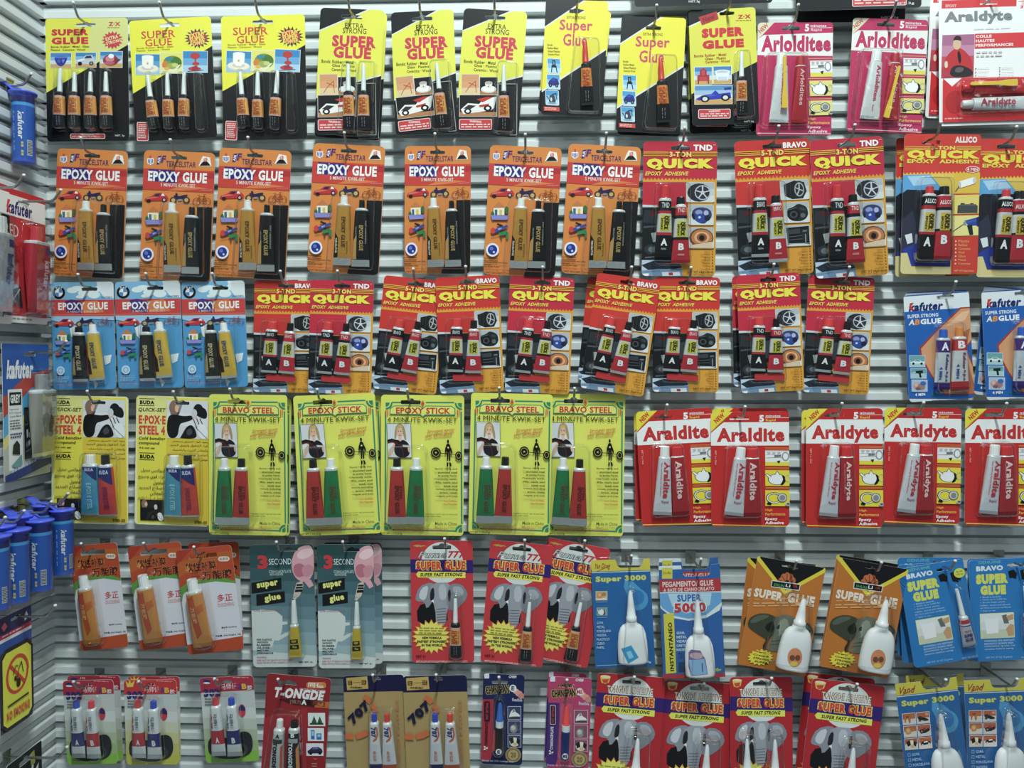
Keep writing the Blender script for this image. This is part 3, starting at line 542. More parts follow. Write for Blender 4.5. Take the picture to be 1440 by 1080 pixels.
def arl():
    a = Art((392, 115), (855, 122), (352, 812), 'c2275c', slot=(595, 152, 112, 28))
    a.poly('e0d6b8', [(380, 105), (505, 105), (376, 232)]); a.R('NEW', 425, 150, 70, 26, -42, 'c04a40', .03)
    a.T('5', 680, 130, 707, 176, 'f4e8ec', .04); a.T('minutes', 715, 134, 812, 150, 'f0dce4', .02); a.T('Rapid', 716, 160, 782, 178, 'f0dce4', .02); a.ln('f0dce4', 3, (715, 155), (845, 155))
    a.poly('ece8e4', [(375, 228), (425, 192), (870, 186), (862, 330), (360, 314)])
    a.T('Arlolditee', 408, 198, 836, 300, 'c2275c', .05)
    a.ln('e8a878', 4, (690, 343), (850, 343)); a.ln('e8a878', 4, (684, 466), (850, 466)); a.ln('e8a878', 4, (676, 592), (850, 592))
    a.ic('vise', 702, 356, 838, 456, 'e8e8e4,e8e8e4,e8e8e4,e6d84a'); a.ic('teapot', 692, 480, 836, 574, 'e4dc78'); a.ic('ring', 682, 604, 834, 694, 'e4dc78')
    a.T('High', 676, 712, 720, 726, 'e8c050', .02); a.T('Performance', 672, 733, 804, 750, 'e8c050', .02); a.T('Epoxy', 668, 760, 750, 780, 'f0dce4', .02); a.T('Adhesive', 668, 784, 786, 804, 'f0dce4', .02)
    a.ln('f0dcd0', 4, (352, 800), (820, 812))
    a.tb((478, 553, 402), (425, 548, 742), (490, 552, 320, 'ecefee'), (), [('Arlolditee', .28, .05, .68, 26, 'd0406a', .03), ('Rapid', .1, .75, .85, 12, 'd0406a', .02)], 6, 'dcdfdf', 'foil', 'c8cccc')
    a.tb((602, 664, 405), (560, 660, 745), (604, 660, 338, 'b82030'), (), [('Arlolditee', .15, .05, .7, 26, 'e8b0b8', .03)], 6, 'b82430', 'foil', 'b82834')
    a.stick('e8c020', (650, 428), (570, 742), 34, 2, 13.4); a.bl(388, 312, 682, 774, 17, 30, 8); return a
def big():
    a = Art((905, -20), (1530, -20), (932, 768), 'f4f4f2', slot=(1218, 22, 112, 26))
    a.rect('e0323a', 925, 0, 1392, 50); a.rect('f0c8c4', 1425, -10, 1525, 50); a.T('EPOXY', 950, 26, 1018, 43, 'f0c8c4', .03); a.T('3', 1414, 46, 1434, 64, 'e0323a', .03); a.gl('e08a88', 1404, 20, 1440, 30, 1)
    a.T('Araldyte', 944, 70, 1368, 152, '84888c', .05); a.gl('d8d8d8', 1130, 180, 1410, 192, 1)
    a.rect('e0323a', 1138, 210, 1516, 300); a.para(['COLLE', 'HAUTES', 'PERFORMANCES'], 1143, 218, 1380, 300, 'f6e4e2', .05)
    a.ic('jacket', 934, 212, 1136, 474, 'b06a90,c888a8,c84a5a,b83848'); a.gl('d4d0d0', 1150, 320, 1350, 362, 2)
    for x in (1148, 1296):
        for y in (424, 445, 466): a.ell('333', x, y, 4, 4, 8); a.gl('c8c8c8', x + 12, y - 3, x + 90, y + 3, 1)
    a.poly('d8262e', [(942, 478), (1000, 530), (1060, 480), (1518, 484), (1518, 748), (948, 748)]); a.gl('f0b0a8', 960, 722, 1090, 736, 1)
    a.ell('b81c26', 1020, 625, 60, 70)
    for y, c, cc, t, tc in ((548, 'd0202a', 'd0202a', '', ''), (648, 'd8dadb', 'dadcdc', 'Araldyte', 'b02848')):
        b = len(a.parts); a.tb((1130, 1130.1, y), (1430, 1430.1, y), None) if 0 else None
        xt, zt = a.xz(1120, y); xb, zb = a.xz(1470, y + 8); k = a.k / 1000; mb = MB(); L = xb - xt
        def rg(x, w, d): return [(x, -d * math.sin(6.28318 * j / 24) , w * math.cos(6.28318 * j / 24)) for j in range(24)]
        mb.loft([rg(0, .0085, .006), rg(L * .3, .009, .0055), rg(L * .9, .0095, .0015), rg(L, .0098, .0006)], M(c, 'foil'), True)
        if t:
            v, f = glyphs(t, .03); mb.add([(L * .42 + x * L * .62, -.0058 - .0006, z * .0125) for x, z in v], f, M(tc, 'card'))
        c2 = MB(); c2.lathe([(.005, 0), (.0062, .0015), (.0056, .013), (.004, .0145)], M(cc, 'plastic'), n=20)
        cm = c2.mesh('cap'); cm.transform(Matrix.Rotation(-math.pi / 2, 4, 'Y'))
        a.parts.append(dict(n='glue_tube', m=mb.mesh('glue_tube'), loc=(xt, -.0066, zt), rot=(0, 0, 0), ch=[('cap', cm, (-.0005, 0, 0))]))
    a.stick('eec41c', (1086, 534), (1376, 534), 40, 2, 13.6); a.bl(1020, 500, 1500, 712, 17, 0, 8); return a
def terc():
    a = Art((660, 48), (1100, 72), (618, 842), 'e08636', r=7, slot=(876, 97, 100, 24))
    a.ic('shield', 674, 82, 722, 142); a.poly('2a2a7a', [(745, 88), (768, 84), (758, 136), (736, 140)]); a.R('AIR', 752, 112, 40, 16, -80, 'f0f0f0', .03)
    a.T('F', 764, 84, 797, 128, '3a3080', .03, .2); a.ln('c83a40', 3, (770, 132), (790, 96), (796, 112))
    a.T('TERCELSTAR', 795, 122, 980, 156, '5e2c66', .01); a.poly('f4ece4', [(996, 152), (1012, 112), (1024, 90), (1068, 100), (1076, 154)]); a.ic('volcano', 1002, 96, 1070, 150)
    a.poly('d23a30', [(640, 160), (1102, 184), (1098, 318), (636, 290)])
    a.poly('e07a3c', [(800, 300), (900, 268), (1060, 290), (900, 300)]); a.poly('b8282c', [(860, 182), (1100, 196), (1090, 230), (880, 220)])
    a.poly('33267e', [(690, 166), (846, 176), (872, 216), (860, 256), (700, 240), (676, 214)])
    for x, y in ((712, 182), (756, 178), (806, 186), (700, 226), (752, 240), (840, 240)): a.star('d8a0b0', x, y, 8, 8, 5, .4, .3)
    a.T('EPOXY GLUE', 683, 186, 1048, 250, 'f6f2ee', .045); a.T('5 MINUTE KWIK-SET', 760, 258, 975, 280, 'ecd8cc', .02)
    a.gl('d8b0a0', 1010, 298, 1080, 304, 1)
    a.ic('car', 658, 305, 808, 378); a.ic('moto', 815, 310, 942, 382); a.ic('bike', 955, 318, 1075, 396); a.ic('house', 665, 392, 775, 510); a.ic('tools', 663, 520, 775, 636); a.ic('globe', 635, 652, 716, 736)
    a.para(['Non-Sniffable', 'Non-Flammable', 'BONDING IRON AND STEEL', 'INSTANT', 'USE FROM TUBES'], 622, 742, 768, 806, '2a1c10', .03); a.T('KEEP OUT OF REACH OF CHILDREN', 622, 812, 800, 822, 'c84a20', .01); a.T('PART NO.E-356FS', 636, 828, 736, 842, '4a2a10', .01)
    a.poly('17171a', [(988, 405), (1090, 408), (1062, 870), (866, 862), (884, 800), (988, 800)])
    a.tb((808, 888, 445), (782, 892, 812), (834, 878, 385, 'f0f0ea'), [(0, .02, 'c8c4b8')], [('EPOXY GLUE', .15, .2, .7, 24, '5a3a14', .02), ('TERCELSTAR', -.72, .55, .8, 12, 'e8e0d0', .02), ('RESIN', .6, .6, .8, 8, '6a4a1a', 0)], 6.5, 'c08a2c', 'foil', 'c4c8c8', ck=.12,
         dec=[('17171a', [(-.97, .45), (-.5, .55), (-.5, .87), (-.97, .87)])])
    a.tb((918, 996, 470), (894, 1004, 816), (946, 982, 408, '17171a'), [(0, .02, 'b8bcbc')], [('EPOXY GLUE', .1, .28, .72, 26, 'b89a5a', .04), ('FAST HARDENING', .7, .2, .6, 8, 'b8b8b0', 0), ('TERCELSTAR', -.6, .3, .5, 8, 'b8b8b0', 0)], 6.5, '1a1a1c', 'foil', 'c4c8c8', ck=.12,
         dec=[('c89a50', [(-.96, .55), (-.5, .45), (-.5, .87), (-.96, .87)])])
    a.bl(762, 372, 1040, 846, 15, 14, 7); return a
def quick(v='TND', big_=1):
    tnd = v == 'TND'; g = 1.0 if big_ else 1.12
    a = Art((155, 38), (607, 38), (138, 862), 'dc9a22', r=6, slot=(382, 76, 118, 30), g=g)
    red = 'c4213a' if tnd else 'cc2e26'
    z = [(140, 25), (625, 25), (620, 262)]; x = 620.
    while x > 140: z += [(x - 11, 274), (x - 22, 260)]; x -= 22
    a.poly(red, z); a.poly(red, [(140, 285), (420, 285), (425, 440), (140, 425)])
    a.poly('c8ccd0', [(140, 424), (235, 428), (235, 448), (140, 446)])
    a.ic('collage', 138, 440, 415, 800); a.ic('jeans', 132, 765, 392, 870); a.poly('dc9a22', [(330, 700), (420, 620), (430, 870), (392, 870), (380, 790)])
    a.T('TND' if tnd else 'BRAVO', 460 if tnd else 445, 58, 576 if tnd else 588, 94, 'f6eeee', .05)
    if tnd: a.T('TM', 580, 56, 594, 62, 'f6eeee')
    for y in (104, 115, 126): a.ln('e8b830', 5, (150, y), (308, y)); a.ln('e8b830', 5, (452, y), (612, y))
    a.T('3-TON' if tnd else '5-TND', 313, 101, 447, 134, 'ecd85a', .05); a.T('QUICK', 172, 142, 585, 213, 'eee02c', .09); a.T('EPOXY  ADHESIVE', 163, 222, 430, 247, 'ecc84a', .04, .25)
    G = 'aeb6ba,c4cacc,d4d8d8'
    for i, (x0, y0, x1, y1) in enumerate(((416, 288, 586, 408), (430, 426, 580, 548), (430, 566, 580, 690))):
        a.rr('e8d8b0', x0 - 2, y0 - 2, x1 + 2, y1 + 2, 10); a.ic((('tire', 'caliper', 'brake') if tnd else ('tire2', 'camera', 'engine'))[i], x0, y0, x1, y1, G)
    for i, t in enumerate(('Glass', 'Ceramics', 'Metal', 'Plastic', 'Rubber', 'Wood', 'Concrete')):
        y = 706 + i * 18; a.T(t, 560 - len(t) * 7.5, y, 558, y + 12, '9a6414', .01); a.ell('6a4410', 572, y + 6, 4, 4, 8)
    a.T('NET WT.64g(2.25oz)' if big_ else 'NET WT.20g(0.7oz)', 418, 830, 575, 848, '4a3008', .02)
    nm = 'TND' if tnd else 'BRAVO'; q1, q2 = 'd4cc2c', '2a2a14'
    ba = [(0, .03, 'dcdcdc'), (.03, .2, '1c1c20'), (.2, .25, 'b82430'), (.25, .57, 'd0d0cc'), (.57, .62, 'c02a34'), (.62, 1, '1a1a1e')]
    bb = [(0, .03, 'dcdcdc'), (.03, .17, 'c42434'), (.17, .23, '1c1c20' if tnd else 'c42434'), (.23, .55, 'd0d0cc'), (.55, .6, '1c1c20' if tnd else 'd0d0cc'), (.6, 1, 'c42434')]
    qd = [(q1, [(-.62, .27), (.66, .27), (.66, .55), (-.62, .55)])]; qt = [('QUICK', .12, .29, .53, 30, q2, .05), ('EPOXY', -.42, .33, .53, 12, q2, .03), ('3-TON', .52, .29, .43, 9, q2, .03)]
    if big_:
        ta = [(nm, 0, .06, .15, 46, 'f0f0f0', .0, 1), ('A', 0, .68, .8, 40, 'f4f4f4', .05, 1), ('RESIN', 0, .84, .87, 30, 'c8c8c8', .01, 1)]; tb_ = [(nm, 0, .05, .12, 46, 'f0e0e0', .0, 1), ('B', 0, .66, .78, 34, 'f4f4f4', .05, 1), ('HARDENER', 0, .84, .87, 40, 'f0c8c8', .01, 1)]
        a.tb((242, 318, 402), (212, 320, 752), (250, 312, 316, 'd82c34'), ba, ta + qt, 7, '1a1a1e', 'foil', '26262a' if tnd else 'c8cccc', dec=qd)
        a.tb((342, 408, 440), (314, 432, 786), (356, 408, 384, '17171a'), bb, tb_ + qt, 7, 'c42434', 'foil', 'b82834' if tnd else 'd0d4d4', dec=qd)
        a.bl(206, 292, 440, 800, 16, 12, 8)
    else:
        ta = [(nm, 0, .06, .14, 50, 'f0f0f0', .0, 1), ('A', 0, .68, .82, 44, 'f4f4f4', .05, 1)]; tb_ = [(nm, 0, .06, .14, 50, 'f0d8d8', .0, 1), ('B', 0, .68, .82, 40, 'f4f4f4', .05, 1)]
        a.tb((246, 326, 408), (206, 316, 718), (250, 316, 342, 'e03a38'), ba, ta + qt, 6.5, '1a1a1e', 'foil', 'd0d4d4', dec=qd)
        a.tb((378, 450, 420), (328, 446, 722), (394, 442, 350, '17171a'), bb, tb_ + qt, 6.5, 'c42434', 'foil', 'd0d4d4', dec=qd)
        a.stick('c02a2c', (236, 752), (450, 762), 46, 2.5, 1.5, False); a.bl(196, 326, 462, 798, 15.5, 16, 8)
    return a
def allico():
    a = Art((697, 30), (1172, 45), (690, 888), 'e6bc34', slot=(863, 82, 118, 30))
    z = [(685, 20), (1190, 30), (1180, 268)]; x = 1180.
    while x > 690: z += [(x - 11, 280), (x - 22, 266)]; x -= 22
    a.poly('d6362c', z); a.poly('5aa4d8', [(688, 282), (900, 282), (1000, 380), (1000, 470), (688, 470)]); a.poly('a8d0ec', [(720, 290), (860, 288), (900, 340), (760, 350)]); a.poly('e6c24a', [(860, 280), (1010, 280), (1008, 420), (930, 360)])
    a.poly('22242e', [(684, 400), (720, 372), (940, 380), (1004, 450), (1004, 800), (684, 830)]); a.poly('34364a', [(690, 560), (760, 500), (800, 700), (690, 760)]); a.poly('dce0e4', [(712, 650), (756, 640), (764, 696), (730, 706)]); a.poly('2a3f9a', [(700, 740), (780, 700), (1000, 780), (1000, 850), (720, 840)])
    a.poly('dccc8c', [(684, 760), (730, 760), (760, 850), (1004, 850), (1004, 896), (684, 896)])
    a.T('ALLICO', 1010, 56, 1147, 95, 'f0dcd8', .07); a.T('3-TON', 865, 110, 1012, 134, 'ecd85a', .05)
    for y in (112, 121, 130): a.ln('ecc83a', 4, (700, y), (858, y)); a.ln('ecc83a', 4, (1018, y + 4), (1176, y + 8))
    a.T('QUICK', 715, 136, 1166, 196, 'f0dc2c', .08); a.T('EPOXY  ADHESIVE', 716, 193, 1162, 217, 'ecd440', .05)
    a.ell('f0d8d0', 1122, 258, 44, 20); a.ell('d6362c', 1122, 258, 40, 16); a.T('4 MIN', 1088, 248, 1156, 268, 'f4e4dc', .03)
    a.ln('d6362c', 6, (1008, 406), (1170, 408)); a.ln('d6362c', 6, (1006, 532), (1170, 534)); a.ic('roller', 1014, 292, 1150, 402); a.rect('e8d468', 1010, 412, 1164, 528); a.ic('battery', 1018, 452, 1164, 528); a.rect('ece088', 1008, 538, 1166, 662); a.ic('drill', 1004, 540, 1168, 662)
    a.rect('d23a2c', 1004, 666, 1176, 896)
    for i, t in enumerate(('Plastic', 'Rubber', 'Ceramics', 'Wood', 'Glass', 'Metal', 'Concrete')): a.ell('f0d8b0', 1028, 695 + i * 23, 5, 5, 8); a.T(t, 1044, 688 + i * 23, 1044 + len(t) * 9.5, 703 + i * 23, 'eca060', .02)
    a.T('NET WT.64g(2.25oz)', 1022, 872, 1142, 886, 'ecb070', .02)
    qd = [('d8b82c', [(-.62, .27), (.66, .27), (.66, .55), (-.62, .55)])]; qt = [('QUICK', .12, .29, .53, 30, '2a2a14', .05), ('EPOXY', -.42, .33, .53, 12, '2a2a14', .03), ('3-TON', .5, .29, .5, 11, '2a2a14', .03)]
    a.tb((805, 882, 418), (770, 878, 815), (820, 870, 362, 'd83038'), [(0, .02, 'ddd'), (.02, .16, '1c1c20'), (.16, .22, 'b82430'), (.22, .56, 'd0d0cc'), (.56, .6, 'b82430'), (.6, 1, '1a1a1e')], [('ALLICO', 0, .06, .13, 70, 'f0f0f0', .03, 1), ('A', 0, .64, .78, 44, 'f4f4f4', .05, 1)] + qt, 7, '1a1a1e', 'foil', '26262a', dec=qd)
    a.tb((893, 975, 425), (878, 985, 808), (905, 966, 365, '17171a'), [(0, .18, 'c42434'), (.18, .23, '1c1c20'), (.23, .52, 'd0d0cc'), (.52, .56, '1c1c20'), (.56, 1, 'c42434')], [('ALLICO', 0, .07, .14, 70, 'f0d8d8', .03, 1), ('B', 0, .62, .76, 40, 'f4f4f4', .05, 1)] + qt, 7, 'c42434', 'foil', 'b82834', dec=qd)
    a.bl(764, 300, 1000, 826, 16, 14, 8); return a
def eblue():
    a = Art((310, 118), (695, 112), (332, 778), '4796ca', g=1.12, slot=(549, 157, 98, 24))
    a.rect('7ab4d8', 295, 100, 710, 230); a.poly('dfe6e8', [(590, 105), (710, 105), (710, 216), (640, 210), (600, 160)]); a.ic('clouds', 405, 130, 620, 220); a.ic('roundel', 322, 142, 400, 220)
    a.T('X·A·F', 340, 146, 382, 158, 'e8e8e8', .03); a.T('X.A.F TOP 2', 622, 203, 690, 214, '30485a', .01)
    a.rect('c83c3a', 300, 224, 712, 325); a.poly('4a2c7a', [(400, 232), (440, 222), (520, 240), (500, 310), (410, 300)]); a.poly('d8783c', [(500, 236), (600, 228), (640, 300), (520, 306)]); a.ln('d8864a', 3, (305, 318), (712, 314))
    a.T('EPOXY GLUE', 358, 240, 664, 286, 'f2ece8', .04); a.T('5 MINUTE KWIK-SET', 416, 290, 610, 304, 'd8c0b8', .01)
    a.poly('9cc4e0', [(300, 325), (712, 325), (712, 350), (560, 340), (440, 380), (300, 345)]); a.poly('dce4e8', [(430, 400), (470, 380), (500, 420), (470, 480), (440, 450)]); a.poly('dce4e8', [(640, 570), (690, 560), (680, 610), (650, 625)]); a.poly('c8dcea', [(570, 700), (610, 740), (590, 770)])
    a.ic('car', 328, 333, 458, 398); a.ic('moto', 468, 328, 585, 394); a.ic('bike', 600, 328, 696, 388); a.ic('house', 345, 405, 440, 500); a.ic('tools', 348, 512, 446, 598); a.ell('c8dcea', 381, 660, 25, 27); a.ell('8ab8da', 381, 660, 18, 19); a.star('c8dcea', 381, 660, 14, 14, 4, .4)
    a.gl('8ab0d0', 350, 695, 440, 735, 4); a.T('KEEP OUT OF REACH OF CHILDREN', 355, 740, 545, 752, 'b87a9a', .01)
    a.poly('b83038', [(540, 480), (572, 640), (566, 690), (540, 690)])
    a.tb((470, 536, 436), (468, 560, 726), (482, 525, 392, '17181a'), [(0, .03, 'b8bcb0')], [('EPOXY GLUE', .1, .25, .76, 26, 'c0b080', .04), ('X.A.F TOP', -.6, .5, .8, 10, 'c0b080', .02)], 6.5, '1f231f', 'foil', 'bcc0c0', dec=[('b89440', [(-.95, .6), (-.5, .45), (-.5, .86), (-.95, .86)])])
    a.tb((556, 624, 430), (568, 668, 718), (566, 608, 375, 'eef0ec'), [(0, .03, 'c8c8b8')], [('EPOXY GLUE', 0, .2, .75, 26, '2a4a6a', .03)], 6.5, 'd8b02c', 'foil', 'c4c8c8', dec=[('17181a', [(-.95, .45), (-.5, .6), (-.5, .86), (-.95, .86)])])
    a.bl(458, 368, 676, 738, 15, 10, 7); return a
def kaf():
    a = Art((705, 200), (1105, 172), (735, 857), '1760b4', g=1.05, slot=(960, 206, 110, 26))
    a.poly('dfe6ea', [(690, 196), (1120, 160), (1120, 270), (700, 302)]); a.poly('1c54a4', [(690, 190), (1120, 160), (1120, 178), (690, 208)])
    a.T('kafuter', 735, 240, 948, 292, '1c2a6a', .05, .2); a.poly('d83028', [(748, 246), (768, 243), (752, 268), (770, 288), (752, 290), (738, 272)])
    a.T('SUPER STRONG', 728, 312, 917, 334, 'e4eaf0', .03); a.T('A', 734, 347, 770, 382, 'e8e4e0', .04, .2); a.T('B', 770, 346, 804, 380, 'e89030', .04, .2); a.T('GLUE', 808, 340, 936, 374, 'eef0f2', .05)
    a.poly('a83a2a', [(1120, 268), (1050, 272), (890, 425), (800, 520), (806, 580), (866, 690), (950, 812), (1160, 805), (1150, 670), (1085, 520), (1130, 470)])
    a.poly('d89a6c', [(1120, 276), (1056, 280), (896, 432), (810, 526), (816, 576), (874, 686), (958, 804), (1150, 800), (1140, 672), (1078, 520), (1120, 468)]); a.poly('b8643c', [(1110, 400), (980, 470), (900, 640), (1000, 800), (1150, 800), (1080, 560)]); a.poly('e8b890', [(1110, 290), (1060, 300), (960, 390), (1080, 350)])
    for i, (x, y0, y1, t) in enumerate(((740, 570, 637, 'sedan'), (747, 650, 708, 'drill2'), (752, 720, 788, 'hands'))): a.ic(t, x, y0, x + 92, y1, '6aa4ac,a8ccd0' if i < 2 else 'a8c0d8', 'c8d8e0')
    a.T('4 MIN', 770, 800, 832, 818, 'f0f4f6', .04); a.rect('d8dcdc', 700, 836, 1170, 862); a.gl('909898', 870, 842, 1030, 850, 1); a.T('RoHS', 872, 806, 912, 818, '2a7a4a', .02)
    a.tb((892, 970, 470), (872, 970, 776), (912, 962, 408, '2a62c8'), [(0, .02, 'd0d4d8'), (.02, .26, '4a2c7c'), (.26, .86, 'ccd2d8'), (.86, 1, '43287a')], [('A', 0, .06, .22, 44, 'f0f0f4', .04, 1), ('Kafuter', .35, .3, .62, 20, '4a2c7c', .03), ('n.p.n', .35, .64, .84, 18, '4a2c7c', .03), ('4 MIN', -.4, .55, .8, 18, '2a4a9a', .03)], 6.5, 'ccd2d8', 'foil', '43287a')
    a.tb((990, 1068, 462), (975, 1086, 776), (1002, 1048, 394, 'e88a3c'), [(0, .02, 'd0d4d8'), (.02, .24, 'cc2e34'), (.24, .84, 'd4d4d4'), (.84, 1, 'c02a30')], [('B', 0, .05, .2, 44, 'f4f0f0', .04, 1), ('Kafuter', .35, .28, .6, 20, '7a2c5c', .03), ('n.p.n', .35, .62, .82, 18, '7a2c5c', .03), ('4 MIN', -.4, .5, .78, 18, '2a4a9a', .03)], 6.5, 'd4d4d4', 'foil', 'c02a30')
    a.bl(866, 372, 1096, 790, 15, 14, 7); return a
def buda():
    a = Art((325, 75), (795, 75), (312, 852), 'e4e0a0', g=1.2, k=.22917, slot=(612, 112, 90, 22)); Y = 'e2d62c'
    a.rr(Y, 330, 84, 780, 842, 10); a.poly('e0dc80', [(330, 84), (515, 84), (512, 300), (330, 330)])
    for y in (98, 424):
        a.ln('1a1a14', 4, (343, y - 4), (438, y - 4)); a.T('BUDA', 347, y + 6, 438, y + 30, '1a1a14', .06); a.ln('1a1a14', 4, (343, y + 37), (438, y + 37))
    a.T('QUICK-SET', 338, 148, 510, 174, '22221a', .02, .2); a.T('E·POX·E', 340, 192, 508, 246, 'd23a2c', .05); a.T('STEEL 4', 340, 254, 504, 310, 'd23a2c', .05)
    a.T('Cold bonding', 340, 322, 506, 346, '2a2a1a', .03, .15); a.T('compound', 340, 350, 470, 374, '2a2a1a', .03, .15); a.T('4-6 min set', 342, 382, 440, 396, '2a2a1a', .02, .15)
    a.ic('rider', 517, 97, 774, 325, 'd4d4d8,dcdce0,d0d0d4')
    a.rect('d8bc1c', 515, 328, 776, 842); a.gl('e0c830', 530, 800, 760, 806, 1)
    for t, y, w in (('إيبوكسي ستيل', 512, 150), ('غراء قوي وسريع', 550, 168), ('المفعول', 585, 76), ('لاصلاح الحديد', 618, 164), ('والمعادن', 648, 94), ('يستعمل في ٤ - ٦ دقائق', 680, 172)):
        a.T(arabic(t), 506 - w, y, 506, y + 27, '4a4420' if y < 670 else '8a8020', .01)
    for t, y, w in (('يجود أنواع التمزيق يستعمل', 334, 224), ('غراء الشقوق وترويق الحديد', 358, 236), ('والمعادن التزييت والبلاستيك', 386, 220), ('أعادة ومعدنية تمتع', 414, 250), ('موصل للمعادن', 440, 110)): a.T(arabic(t), 772 - w, y, 772, y + 19, '5a5010', .01)
    a.ic('rider', 350, 700, 498, 826, '26221e,2a2622'); a.T('3780-50', 690, 818, 768, 836, '5a5014', .03)
    a.tb((528, 618, 490), (512, 625, 792), (541, 600, 425, 'ece8d8'), [(0, .03, 'c0c8cc')], [('E·POX·E STEEL', .1, .35, .88, 30, '8ac4d4', .03), ('BUDA', .15, .05, .11, 50, 'c8cce4', .03, 1)], 6.5, '3f90ac', 'foil', 'b8bcb0', ck=.03, dec=[('22266a', [(-.95, .03), (.95, .03), (.95, .3), (-.95, .05)])])
    a.tb((628, 706, 492), (620, 736, 796), (644, 694, 425, '1a1a1c'), [(0, .03, 'c0c8cc')], [('E·POX·E STEEL', .0, .42, .87, 30, '7a1c4a', .03), ('BUDA', 0, .08, .16, 54, 'c8cce4', .03, 1)], 6.5, 'c43a2c', 'foil', 'b8bcb0', ck=.03, dec=[('22266a', [(-.95, .03), (.95, .03), (.95, .38), (-.95, .2)])])
    for q in (0, 1): pass
    a.bl(508, 408, 748, 808, 15, 10, 8); return a
def yb(v='BRAVO STEEL', flip=0):
    a = Art((368, 58), (868, 62), (335, 918), 'dfe052', r=5, g=1.12, slot=(545, 102, 122, 30)); T = '178a70'
    x0, y0, x1, y1 = 392, 106, 846, 886
    a.ln(T, 9, (432, y0), (598, y0)); a.ln(T, 9, (636, y0), (806, y0)); a.ln(T, 9, (400, 150), (360, 850)) if 0 else None
    a.ln(T, 9, (392, 160), (366, 842)); a.ln(T, 9, (846, 160), (828, 848)); a.ln(T, 9, (408, 886), (788, 892))
    for cx, cy, a0 in ((394, 106, 0), (852, 108, 90), (830, 894, 180), (360, 884, 270)): a.ring(T, cx, cy, 42, 42, 10, 10, a0, a0 + 90); a.poly(T, [(cx, cy)] + [(cx + 24 * math.cos(math.radians(a0 + t)), cy + 24 * math.sin(math.radians(a0 + t))) for t in range(0, 91, 15)])
    a.ln('e08030', 3, (618, 92), (628, 108), (618, 126), (608, 108), (618, 92)); a.poly('d23a2c', [(618, 96), (626, 110), (618, 122), (610, 110)])
    a.poly(T, [(416, 178), (420, 140), (446, 124), (600, 124), (618, 140), (636, 124), (792, 126), (812, 142), (812, 182), (632, 182), (616, 194), (600, 180)]); a.poly('e4e468', [(421, 174), (425, 143), (448, 129), (598, 129), (618, 146), (638, 129), (790, 131), (807, 145), (807, 177), (630, 177), (616, 189), (602, 175)])
    for x in (396, 406, 826, 836): a.ln('d23a2c', 5, (x, 150), (x - 2, 186))
    a.T(v, 456, 136, 782, 174, 'cc3a2a', .035); a.T('4 MINUTE KWIK-SET', 402, 196, 822, 226, '26281a', .0)
    a.ic('woman', 400, 236, 540, 440, 'd4d6da,dadce0', '6a6a60')
    a.R('Strongest epoxy', 722, 278, 166, 26, -6, 'c8502c', .01, .4); a.R('ever formulated', 708, 302, 164, 22, -6, 'c8502c', .01, .4)
    a.ln('1a1a14', 4, (655, 408), (838, 424)); a.ell('1a1a14', 688, 410, 30, 32); a.ring('b8b84a', 688, 410, 22, 24, 3, 16); a.ell('b8b84a', 688, 410, 6, 6, 10); a.ell('1a1a14', 824, 428, 21, 26); a.ring('b8b84a', 824, 428, 14, 18, 3, 14); a.ic('strong', 728, 330, 798, 498)
    a.para(['Epoxy resins and', 'atomized steel', 'in putty form.', 'Chemically welds,', 'fills, seals and', 'bonds most', 'metals including', 'brass, steel,', 'copper and iron.'], 672, 503, 812, 690, '34361c', .02, 'r')
    a.para(['• Non-Sniffable', '• Non-Flammable'], 716, 700, 806, 735, 'c8502c', .01, 'r'); a.para(["WARNING: DON'T USE ON SKIN AND", 'EYES. KEEP AWAY'], 612, 783, 806, 808, '5a5c20', .02); a.T('Made in China', 670, 834, 800, 854, '4a4c20', .01)
    a.T('INDUSTRIAL/AUTOMOTIVE/HOUSEHOLD', 426, 872, 744, 888, 'b8603a', .02); a.T('NET WT 2 OZ.(57g)', 343, 900, 470, 914, '3a3c1a', .02); a.T('PART NO.TO-598', 700, 918, 815, 932, '3a3c1a', .02)
    def tube(s_, x, col, cap, tc):
        a.tb((425 + x, 500 + x, 508), (388 + x, 504 + x, 850), (440 + x, 488 + x, 446, cap), [(0, .03, 'c8ccc8')], [('EPOXY GLUE', .1, .3, .8, 26, tc, .03), ('STEEL', .6, .3, .55, 14, tc, .02)], 7, col, 'foil', 'c0c4c4', ck=.13)
    G_, R_ = ('1d7a44', 'eef0ea', '6a4a30'), ('b8302a', '1a1c1a', '5a2418')
    for x, q in ((0, G_ if not flip else R_), (108, R_ if not flip else G_)): tube(0, x, q[0], q[1], q[2])
    a.bl(384, 362, 642, 868, 17, 22, 12); return a
